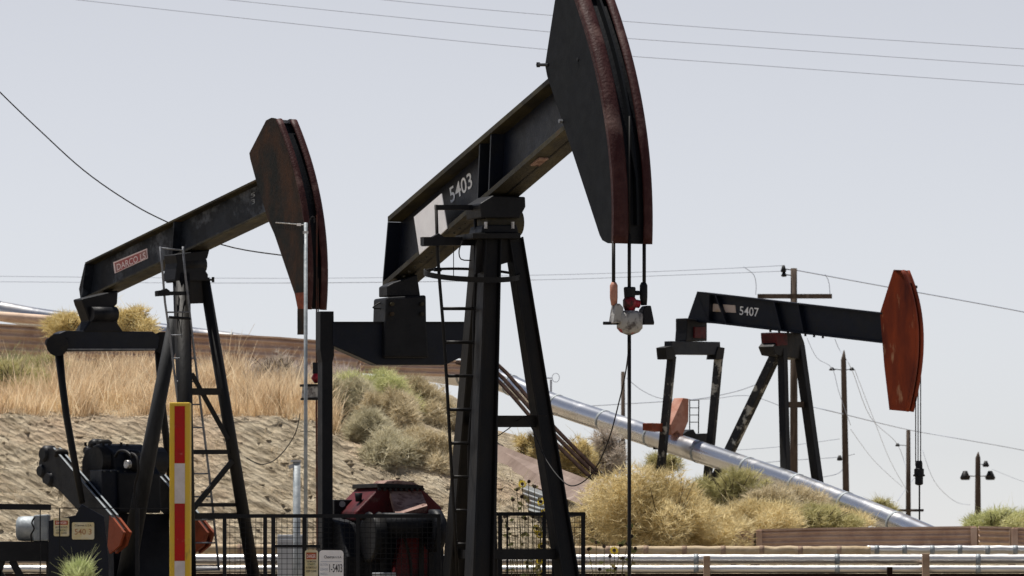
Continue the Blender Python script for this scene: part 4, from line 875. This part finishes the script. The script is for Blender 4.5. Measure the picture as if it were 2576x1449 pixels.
# leaning panels
def lean(name, uvy, th, mat, label, cat, rib=None):
    P = [D(*q) for q in uvy]; c = P[0].copy(); root = empty(name, c, 0, label, cat)
    nrm = (P[1] - P[0]).cross(P[3] - P[0]).normalized()
    if nrm.y > 0: nrm = -nrm
    b = MB(); b.prism([p - c for p in P], -nrm * th); b.build('panel', mat, root)
    if rib:
        b = MB()
        for k in range(1, rib):
            t = k / rib; b.tube([P[0].lerp(P[3], t) - c + nrm * .005, P[1].lerp(P[2], t) - c + nrm * .005], .018, 6)
        b.build('rib', mat, root, smooth=True)
    return root
lean('leaning_panel', ((1228, 1108, 83), (1520, 1222, 78), (1470, 1272, 77), (1228, 1180, 82)), .05, M['chute'], 'brown panel chute leaning down the slope behind the centre pump leg', 'panel')
lean('leaning_panel', ((1228, 1184, 81.8), (1420, 1256, 76.8), (1412, 1310, 76.2), (1228, 1250, 81.2)), .04, M['corrgrey'], 'grey corrugated sheet leaning under the brown chute', 'panel', 5)
for i, (a, b) in enumerate((((1246, 912), (1514, 1196)), ((1238, 926), (1506, 1202)), ((1236, 942), (1494, 1210)))):
    pipe('steel_pipe', smooth_pts([D(1150, a[1] - 30, 86), D(*a, 84), D((a[0] + b[0]) / 2 - 3, (a[1] + b[1]) / 2 + 3, 81), D(*b, 78.5)], 4), .034, M['brownpipe'],
         ('dark brown slanting pipe, upper one of three behind the centre pump leg', 'dark brown slanting pipe, middle one of three behind the centre pump leg', 'dark brown slanting pipe, lower one of three behind the centre pump leg')[i], 'pipe', 'slanting brown pipes')

# ================================================================== UTILITY POLES AND WIRES
GP = 'wooden utility poles'
def pole(u, vt, Y, r, label, arms=(), spike=0, lean_px=0, extras=None, group=GP):
    p = D(u, vt, Y); z = base_z(Y); root = empty('utility_pole', (p.x, Y, z), 0, label, 'utility pole', group)
    h = p.z - z; b = MB(); ln = lean_px / px(Y); b.tube([V((ln, 0, 0)), V((ln / 2, 0, h / 2)), V((0, 0, h))] + ([V((.02, 0, h + spike))] if spike else []), [r * 1.25, r * 1.1, r * .9] + ([.02] if spike else []), 10); b.build('shaft', M['wood'], root, smooth=True)
    for (u0, u1, v, w_) in arms:
        o = root.location; b = MB(); b.bar(D(u0, v, Y) - o - V((0, r + .05, 0)), D(u1, v, Y) - o - V((0, r + .05, 0)), .09, w_); b.build('crossarm', M['wood'], root)
    for (uu, vv, rr, hh) in (extras or ()):
        q = D(uu, vv, Y) - root.location; b = MB(); b.tube([q - V((0, 0, hh / 2)), q - V((0, 0, hh / 4)), q, q + V((0, 0, hh / 2))], [rr, rr * 1.3, rr, rr * .5], 8)
        if abs(uu - u) > 3: b.bar(q, V((0 + (ln * .3), 0, q.z - .05)), .03, .03)
        b.build('insulator', M['leg'], root, smooth=True)
    return root
pole(1997, 675, 150, .11, 'tall wooden utility pole with a wide crossarm behind the right pumpjack', [(1905, 2092, 746, .14)], extras=[(1971, 676, .07, .22), (1972, 690, .07, .15)])
pole(2122, 905, 180, .11, 'wooden utility pole with a pointed top, right of the pole behind the right pumpjack', spike=.35, lean_px=10, extras=[(2093, 928, .09, .12), (2143, 928, .08, .12), (2112, 1152, .08, .2)])
pole(2285, 1082, 230, .11, 'short wooden pole below the red horsehead with a low crossarm', [(2246, 2322, 1284, .12)], extras=[(2258, 1119, .09, .15)])
pole(2460, 1152, 240, .14, 'wooden pole at the far right carrying hanging transformer cans', [(2432, 2492, 1198, .04)], extras=[(2428, 1196, .2, .45), (2491, 1196, .2, .45), (2480, 1167, .13, .3)], spike=.3)
pole(1567, 935, 170, .075, 'thin distant pole just left of the centre pump rod', lean_px=2)
def small_aerial():
    Y = 120; p = D(1386, 955, Y); root = empty('loop_antenna', (p.x, Y, base_z(Y)), 0, 'tiny distant loop antenna left of the centre pump rod', 'antenna'); o = root.location
    b = MB(); b.tube([V((0, 0, 0)), p - o], .03, 6); b.tube([D(1374, 951, Y) - o, D(1388, 951, Y) - o], .02, 6); b.build('mast', M['cabledull'], root)
    b = MB(); b.tube([D(1398, 950, Y) - o + V((math.cos(t) * .09, 0, math.sin(t) * .11)) for t in frange(0, 6.283, 16)], .008, 5, True); b.build('loop', M['cabledull'], root)
small_aerial()
def wire(uvy, r, label, group=None, mat='cabledull', name='power_line', k=5):
    P = smooth_pts([D(*q) for q in uvy], k); c = P[0]; b = MB(); b.tube([p - c for p in P], r, 5); o = b.build(name, M[mat], smooth=True); o.location = c; return tag(o, label, 'wire', group)
GW = 'overhead power lines'
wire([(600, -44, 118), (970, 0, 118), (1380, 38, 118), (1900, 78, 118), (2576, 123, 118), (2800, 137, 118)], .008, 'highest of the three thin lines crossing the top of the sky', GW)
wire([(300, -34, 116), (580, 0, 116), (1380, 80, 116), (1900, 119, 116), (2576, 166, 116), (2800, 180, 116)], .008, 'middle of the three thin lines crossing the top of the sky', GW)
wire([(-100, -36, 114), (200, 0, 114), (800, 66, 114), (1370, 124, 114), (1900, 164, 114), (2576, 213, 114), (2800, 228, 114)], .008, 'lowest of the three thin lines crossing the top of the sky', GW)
wire([(-120, 110, 80), (0, 232, 80), (100, 328, 80), (210, 428, 80), (320, 505, 80), (415, 556, 80), (560, 616, 80), (700, 641, 80), (780, 645, 80)], .011, 'twisted black cable sagging from the top left behind the left pump beam', mat='cable', name='service_cable')
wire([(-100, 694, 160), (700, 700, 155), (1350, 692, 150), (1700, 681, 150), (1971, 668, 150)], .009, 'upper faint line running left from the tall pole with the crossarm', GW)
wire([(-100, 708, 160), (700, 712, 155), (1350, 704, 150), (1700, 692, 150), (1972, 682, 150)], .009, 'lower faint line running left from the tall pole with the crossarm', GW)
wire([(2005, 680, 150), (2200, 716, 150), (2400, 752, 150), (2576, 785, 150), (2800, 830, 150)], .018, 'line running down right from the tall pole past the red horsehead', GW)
wire([(1870, 671, 150), (1895, 690, 150), (1902, 715, 150), (1901, 742, 150)], .010, 'short jumper wire dropping to the left end of the wide crossarm', name='jumper_wire')
wire([(2076, 690, 150), (2085, 710, 150), (2088, 740, 150)], .010, 'short jumper wire dropping to the right end of the wide crossarm', name='jumper_wire')
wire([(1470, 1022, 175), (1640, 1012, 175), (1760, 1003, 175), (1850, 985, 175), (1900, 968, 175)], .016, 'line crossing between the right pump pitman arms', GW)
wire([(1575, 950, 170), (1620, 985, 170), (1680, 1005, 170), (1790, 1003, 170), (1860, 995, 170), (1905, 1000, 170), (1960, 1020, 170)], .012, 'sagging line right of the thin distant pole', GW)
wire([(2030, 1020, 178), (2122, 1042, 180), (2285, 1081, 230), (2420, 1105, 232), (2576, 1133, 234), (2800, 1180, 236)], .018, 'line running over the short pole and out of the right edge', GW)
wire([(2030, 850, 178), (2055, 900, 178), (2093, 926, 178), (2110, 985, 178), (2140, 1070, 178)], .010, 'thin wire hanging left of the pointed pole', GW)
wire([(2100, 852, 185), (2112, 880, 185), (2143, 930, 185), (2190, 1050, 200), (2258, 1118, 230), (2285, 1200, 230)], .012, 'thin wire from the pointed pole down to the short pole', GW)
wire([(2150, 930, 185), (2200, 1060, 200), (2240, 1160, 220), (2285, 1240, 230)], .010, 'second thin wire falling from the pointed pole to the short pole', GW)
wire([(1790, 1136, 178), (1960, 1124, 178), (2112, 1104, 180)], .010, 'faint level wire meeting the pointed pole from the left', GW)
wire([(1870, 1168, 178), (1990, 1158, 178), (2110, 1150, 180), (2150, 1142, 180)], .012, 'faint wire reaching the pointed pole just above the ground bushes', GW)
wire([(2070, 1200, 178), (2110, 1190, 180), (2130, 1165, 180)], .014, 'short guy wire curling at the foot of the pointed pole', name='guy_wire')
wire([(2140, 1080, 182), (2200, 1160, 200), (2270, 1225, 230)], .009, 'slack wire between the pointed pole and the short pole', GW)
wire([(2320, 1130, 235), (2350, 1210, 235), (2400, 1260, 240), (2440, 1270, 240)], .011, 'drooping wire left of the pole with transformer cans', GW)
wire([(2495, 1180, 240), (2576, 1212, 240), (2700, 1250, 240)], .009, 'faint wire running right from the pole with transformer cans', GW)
wire([(2258, 1260, 232), (2290, 1215, 236), (2312, 1190, 240)], .014, 'short guy wire slanting beside the short pole', name='guy_wire')
# loose cables near the centre pump
wire([(1318, 1048, 43.6), (1340, 1080, 43.5), (1370, 1150, 43.3), (1410, 1205, 43.0), (1445, 1222, 42.7), (1490, 1190, 42.4), (1530, 1110, 42.0), (1560, 1000, 41.7), (1575, 930, 41.5), (1583, 860, 41.3)], .006, 'thin black cable looping from the centre pump brace to its rod', mat='cable', name='signal_cable')
wire([(1240, 1105, 44.3), (1280, 1078, 44.0), (1318, 1048, 43.6), (1375, 1046, 43.5)], .005, 'short thin wire tied to the centre pump brace', mat='cable', name='signal_cable')
wire([(755, 1040, 75), (745, 1085, 75), (722, 1125, 75), (690, 1158, 75), (655, 1168, 75), (620, 1152, 75)], .008, 'thin dark wire curving across the dirt slope', mat='cable', name='loose_wire')

# ================================================================== VEGETATION
def strands(mb, p0, d, L, w0, segs=2, bend=.3, rnd=random):
    side = d.cross(V((rnd.uniform(-1, 1), rnd.uniform(-.6, .6), rnd.uniform(-.3, .3)))); 
    if side.length < 1e-4: side = V((1, 0, 0))
    side.normalize(); b = V((rnd.uniform(-1, 1), rnd.uniform(-1, 1), rnd.uniform(-.7, .2))) * bend
    vs = []; n = segs + 1
    for i in range(n):
        t = i / segs; p = p0 + d * (L * t) + b * (L * t * t); w_ = w0 * (1 - t * .8)
        vs += [p - side * w_ / 2, p + side * w_ / 2]
    mb.add(vs, [(2 * i, 2 * i + 1, 2 * i + 3, 2 * i + 2) for i in range(segs)])
def add_mesh(name, mb, mat):
    me = bpy.data.meshes.new(name); me.from_pydata(mb.v, [], mb.f); me.materials.append(mat)
    o = bpy.data.objects.new(name, me); col.objects.link(o); return o
def bush(uc, vb, Y, wpx, hpx, n, mat, label, name='bush', cat='bush', dense=1., w0=.0135, group='dry bushes', depth=None, seed=0, tw=.16, z0=None, spiky=.5, follow=0):
    rnd = random.Random(seed + int(uc)); s = px(Y); rx = wpx / s / 2; H = hpx / s; ry = depth or rx * .8
    base = D(uc, vb, Y); mb = MB()
    nl = 7 + int(wpx / 40); lobes = []
    for i in range(nl):
        a_ = rnd.uniform(0, 6.283); q = rnd.random() ** .55 * .82
        lx, ly = math.cos(a_) * q, math.sin(a_) * q; top = (1 - q * q) ** .5
        lr = rnd.uniform(.18, .42); lobes.append((lx, ly, rnd.uniform(.08, max(.12, (top - lr * .7) * 1.02)), lr))
    lobes.append((.1, 0, .5, .40)); lobes.append((-.2, 0, .3, .42)); lobes.append((.3, -.1, .25, .4))
    wts = [l[3] ** 2 for l in lobes]
    for i in range(int(n * .42 * dense)):
        lx, ly, lz, lr = rnd.choices(lobes, wts)[0]
        d = V((rnd.gauss(0, 1), rnd.gauss(0, 1), rnd.gauss(.25, 1))).normalized()
        rr = lr * (rnd.random() ** .3) * (1 + .35 * noise.noise(d * 2.5 + V((uc + lx * 9, ly * 9, 0))))
        p = V(((lx + d.x * rr) * rx, (ly + d.y * rr) * ry, (lz + d.z * rr * 1.05) * H * .93))
        if p.z < -.05: continue
        if noise.noise(V((p.x * 4 + uc, p.y * 4, p.z * 4))) < -.42: continue
        ww = base + p
        if 76 < ww.y < 90: p.z += max(-1.2, min(1.2, (terr(ww.x, ww.y, False) - base.z))) * follow
        if rnd.random() < .12:
            g = (V((d.x * .5, d.y * .5, .9)) + V((rnd.gauss(0, .3), rnd.gauss(0, .3), 0))).normalized(); strands(mb, p, g, tw * rnd.uniform(1.2, 2.2), w0 * .7, 2, .5, rnd)
        for j in range(8):
            g = (V((d.x * .6, d.y * .6, d.z * .5 + spiky * .7)) + V((rnd.gauss(0, .55), rnd.gauss(0, .55), rnd.gauss(0, .45)))).normalized()
            L = tw * rnd.uniform(.35, 1.0)
            strands(mb, p + V((rnd.uniform(-.02, .02), rnd.uniform(-.02, .02), 0)), g, L, w0 * rnd.uniform(.5, 1.0), 1, .3, rnd)
    # woody stems from the foot
    st = MB()
    for i in range(40):
        a_ = rnd.uniform(0, 6.28); q = V((math.cos(a_) * rx * rnd.uniform(.2, .8), math.sin(a_) * ry * rnd.uniform(.2, .8), H * rnd.uniform(.4, .8)))
        m_ = q * .5 + V((rnd.uniform(-.1, .1), 0, 0)); st.tube([V((q.x * .1, q.y * .1, -.1)), m_, q], [.012, .008, .004], 4) if not follow else None
    root = empty(name, base, 0, label, cat, group)
    f = add_mesh('foliage', mb, mat); f.parent = root
    if st.v: s_ = add_mesh('stem', st, M['wood']); s_.parent = root
    return root
STRAW = leafmat('straw_bush', (.34, .28, .14), (.66, .55, .30), (.88, .78, .50), .45)
SAGE = leafmat('grey_sage', (.32, .29, .19), (.55, .51, .36), (.78, .73, .56), .4)
OLIVE = leafmat('olive_bush', (.26, .25, .12), (.48, .45, .22), (.70, .64, .36), .45)
GREEN = leafmat('green_sage', (.34, .36, .16), (.55, .57, .28), (.78, .76, .46), .45)
GREY = leafmat('grey_twigs', (.26, .21, .17), (.50, .43, .36), (.74, .68, .60), .35)
TANB = leafmat('tan_twigs', (.32, .26, .16), (.58, .50, .33), (.80, .72, .54), .4)
GOLD = leafmat('gold_bush', (.40, .32, .13), (.66, .54, .26), (.84, .74, .44), .5)
# tag: u centre, v of foot, depth, width, height
bush(1660, 1372, 72.6, 420, 215, 15000, STRAW, 'big round straw-coloured tumbleweed bush right of the centre pump', seed=1)
bush(1545, 1375, 73.4, 250, 150, 6000, TANB, 'lower tan bush at the left foot of the big round tumbleweed', seed=2)
bush(1925, 1335, 75, 200, 110, 5500, TANB, 'tan bush right of the big round tumbleweed', seed=3)
bush(1850, 1290, 80, 230, 120, 5500, OLIVE, 'grey-olive bush under the silver pipeline left of the right pump legs', seed=4)
bush(2050, 1338, 74.6, 240, 75, 4500, OLIVE, 'low olive bush beneath the silver pipeline near the brown barrier', seed=5)
bush(1450, 1205, 80.5, 130, 120, 3500, GOLD, 'golden bush between the slanting pipes and the centre pump leg', seed=6)
bush(1535, 1190, 81, 120, 115, 2600, GREY, 'bare grey-brown bush under the silver pipeline', seed=7)
bush(1340, 1160, 82, 110, 75, 2200, GOLD, 'small golden bush at the ridge behind the centre pump leg', seed=8)
bush(1680, 1180, 88, 100, 45, 1200, OLIVE, 'small dark green shrub under the right pump pitman arms', seed=9)
bush(2215, 1300, 86, 95, 50, 1800, OLIVE, 'small olive bush where the pipeline meets the barrier', seed=10)
bush(2505, 1332, 86, 150, 60, 3000, GREEN, 'leafy low bush near the right edge above the tan barrier', seed=11)
bush(2600, 1332, 86, 110, 50, 1500, GOLD, 'yellowish low bush cut by the right edge', seed=20)
bush(325, 848, 87.4, 190, 85, 4200, GOLD, 'golden bush on the hilltop right of the left pump tail bearing', seed=12)
bush(185, 848, 87.4, 190, 58, 3200, GOLD, 'golden bush on the hilltop left of the left pump tail bearing', seed=13)
bush(950, 1040, 83.0, 250, 122, 9000, GREEN, 'green-topped sagebrush below the centre pump equalizer', seed=14, follow=1)
bush(885, 1075, 82.2, 170, 120, 5500, SAGE, 'grey-green brush on the slope left of the sagebrush', seed=15, follow=1)
bush(985, 1105, 81.4, 210, 120, 7000, TANB, 'tan scrub on the slope directly below the sagebrush', seed=26, follow=1)
bush(1060, 1075, 83.2, 190, 105, 6500, TANB, 'tan scrub spreading right of the sagebrush', seed=16, follow=1)
bush(925, 1150, 80.2, 180, 90, 4500, SAGE, 'pale grey-green scrub at the lower left of the slope brush', seed=30, follow=1)
bush(1075, 1185, 79.4, 150, 90, 3500, TANB, 'small tan scrub at the left of the centre pump ladder', seed=17, follow=1)
bush(990, 1165, 79.2, 190, 70, 3000, SAGE, 'low grey-green scrub trailing down the slope under the tan scrub', seed=27, follow=1)
bush(30, 1010, 82.2, 200, 125, 4500, OLIVE, 'grey-green brush on the hill at the left edge', seed=21)
bush(118, 965, 84.5, 130, 85, 2600, OLIVE, 'grey-green bush just left of the left pump pitman arm', seed=22)
bush(690, 975, 84.2, 170, 100, 3600, GREY, 'lilac-grey dead shrub on the hill left of the antenna mast', seed=23)
bush(1760, 1375, 73.0, 230, 110, 4500, STRAW, 'low straw bush spreading right of the big round tumbleweed', seed=24)
bush(1900, 1345, 74.2, 330, 85, 6500, STRAW, 'long low yellow scrub between the big tumbleweed and the brown barrier', seed=28)
bush(2090, 1336, 76, 200, 62, 3200, STRAW, 'low yellow scrub just above the middle of the brown barrier', seed=29)
bush(1990, 1300, 77, 200, 90, 3600, TANB, 'faded tan bush in the middle of the scrub under the pipeline', seed=25)
# foreground tuft
bush(195, 1472, 60.5, 100, 58, 900, leafmat('pale_green', (.26, .32, .12), (.5, .56, .26), (.7, .74, .42), .45), 'pale green weed in front of the left pump guard at the bottom', name='weed', cat='plant', group=None, seed=18, spiky=1.9, tw=.22, w0=.010)

def grass(name, n, urange, yrange, hr, mat, w0, keep, kind_label):
    rnd = random.Random(len(name)); mb = MB()
    for i in range(n):
        Y = rnd.uniform(*yrange); u = rnd.uniform(*urange)
        if not keep(u, Y, rnd): continue
        x = (u - 1288) / F * Y; z = terr(x, Y)
        h = rnd.uniform(*hr) * (.8 + .9 * noise.noise(V((x * 1.3, Y * 1.3, 1)))) * (1 - .62 * sstep(82.5, 87.5, Y))
        if noise.noise(V((x * 2.2, Y * 2.2, 5))) < -.22 and rnd.random() < .85: continue
        if rnd.random() < .06: h *= 1.5
        d = V((rnd.gauss(0, .26), rnd.gauss(0, .26), 1)).normalized()
        strands(mb, V((x, Y, z - .04)), d, h, w0 * rnd.uniform(.6, 1.3), 2, .3, rnd)
    o = add_mesh(name, mb, mat); tag(o, kind_label, 'grass', None, 'stuff'); return o
DRY = leafmat('dry_grass', (.32, .24, .14), (.74, .58, .39), (.96, .84, .62), .42)
GRG = leafmat('green_weed', (.17, .19, .09), (.34, .36, .18), (.52, .52, .30), .4)
PUR = leafmat('grey_weed', (.28, .22, .19), (.52, .44, .40), (.72, .64, .60), .35)
grass('dry_grass', 52000, (-260, 850), (79.9, 88.5), (.35, .75), DRY, .017, lambda u, Y, r: (u > 110 or Y < 83 + r.random() * 2) and not (u > 640 and Y > 84.5 and r.random() < .7), 'tall golden dry grass covering the hilltop')
grass('green_grass', 6000, (-260, 140), (82.5, 88.6), (.4, .8), GRG, .018, lambda u, Y, r: r.random() < 1 - max(0, (u - 60) / 120), 'grey-green brush on the hilltop at the left')
grass('grey_weeds', 11000, (590, 880), (84, 88.6), (.35, .75), PUR, .015, lambda u, Y, r: r.random() < min(1, (u - 590) / 80), 'grey-lilac dead weeds under the brown wall')
grass('dry_grass_tufts', 5000, (-200, 1180), (77.5, 80.2), (.08, .25), DRY, .012, lambda u, Y, r: noise.noise(V((u * .02, Y * 2, 0))) > .15, 'short dry grass tufts on the dirt slope')
grass('verge_grass', 9000, (1180, 2700), (74, 80), (.08, .3), TANB, .014, lambda u, Y, r: True, 'short dry verge grass at the foot of the right slope')

# stones and clods
def rocks():
    rnd = random.Random(3); mb = MB()
    for i in range(1500):
        Y = rnd.uniform(76, 80); u = rnd.uniform(-200, 1400); x = (u - 1288) / F * Y; z = terr(x, Y); r = .012 + .07 * rnd.random() ** 5
        bm_pts = []; 
        for (a, b, c) in ((1, 0, 0), (-1, 0, 0), (0, 1, 0), (0, -1, 0), (0, 0, 1), (0, 0, -1)):
            bm_pts.append(V((x, Y, z)) + V((a, b, c * .7)) * r * rnd.uniform(.7, 1.3) + V((rnd.uniform(-1, 1), rnd.uniform(-1, 1), 0)) * r * .3)
        mb.add(bm_pts, [(0, 2, 4), (2, 1, 4), (1, 3, 4), (3, 0, 4), (2, 0, 5), (1, 2, 5), (3, 1, 5), (0, 3, 5)])
    o = add_mesh('loose_stones', mb, M['dirt']); tag(o, 'loose clods and stones scattered over the dirt slope', 'stones', None, 'stuff')
rocks()

def sunflower(u0, v0, Y, heads, label, seed):
    rnd = random.Random(seed); z = base_z(Y); b0 = D(u0, v0, Y); b0.z = z; root = empty('sunflower_plant', b0, 0, label, 'plant', 'wild sunflowers')
    st = MB(); lf = MB()
    for (u, v, k) in heads:
        t = D(u, v, Y) - b0; m_ = t * .5 + V((rnd.uniform(-.06, .06), 0, 0)); P = smooth_pts([V((0, 0, 0)), m_, t], 4); st.tube(P, .0035, 5)
        for j in range(7):
            q = P[rnd.randrange(3, len(P))]; lf_d = V((rnd.uniform(-1, 1), rnd.uniform(-1, 1), rnd.uniform(-.2, .6))).normalized()
            sd = lf_d.cross(V((0, 1, .3))).normalized() * .02; L = rnd.uniform(.04, .09)
            lf.add([q, q + lf_d * L * .5 - sd, q + lf_d * L, q + lf_d * L * .5 + sd], [(0, 1, 2, 3)])
    st.build('stem', M['stem'], root); a = add_mesh('foliage', lf, M['stem']); a.parent = root
    for (u, v, k) in heads:
        t = D(u, v, Y) - b0; f = V((rnd.uniform(-.6, .6), -1, rnd.uniform(-.1, .6))).normalized(); a = f.cross(V((0, 0, 1))).normalized(); c = a.cross(f)
        s = MB(); s.cyl(t, t + f * .015, .016 if k else .018, n=8); hd = s.build('seed_head', M['seed'], root)
        if k:
            pm = MB()
            for i in range(11):
                an = 6.283 * i / 11; dd = a * math.cos(an) + c * math.sin(an); e = dd.cross(f) * .010
                pm.add([t + dd * .016, t + dd * .03 - e, t + dd * .048, t + dd * .03 + e], [(0, 1, 2, 3)])
            pm.build('petals', M['petal'], hd)
sunflower(1335, 1600, 48, [(1314, 1218, 1), (1361, 1262, 1), (1368, 1290, 1), (1330, 1212, 0), (1345, 1225, 0), (1300, 1232, 0), (1312, 1250, 0), (1290, 1258, 0), (1350, 1330, 1)], 'wild sunflower with yellow heads behind the right part of the mesh fence', 5)
sunflower(1345, 1610, 48.3, [(1358, 1345, 1), (1362, 1375, 1), (1340, 1300, 0), (1322, 1305, 0), (1358, 1410, 1), (1362, 1444, 1), (1325, 1415, 0), (1290, 1385, 0), (1270, 1300, 0), (1280, 1330, 0)], 'lower leafy sunflower showing through the mesh beside the right leg', 6)
sunflower(1530, 1600, 48, [(1520, 1375, 0), (1500, 1365, 0), (1545, 1385, 1), (1560, 1372, 0), (1578, 1368, 0), (1590, 1350, 0), (1585, 1330, 0), (1534, 1400, 0), (1548, 1430, 0), (1508, 1432, 0), (1598, 1380, 0), (1566, 1405, 0), (1480, 1382, 0)], 'spindly sunflower with dark seed heads just left of the centre pump rod', 7)
for i, (u, v) in enumerate(((165, 1540), (1290, 1590))):
    pass
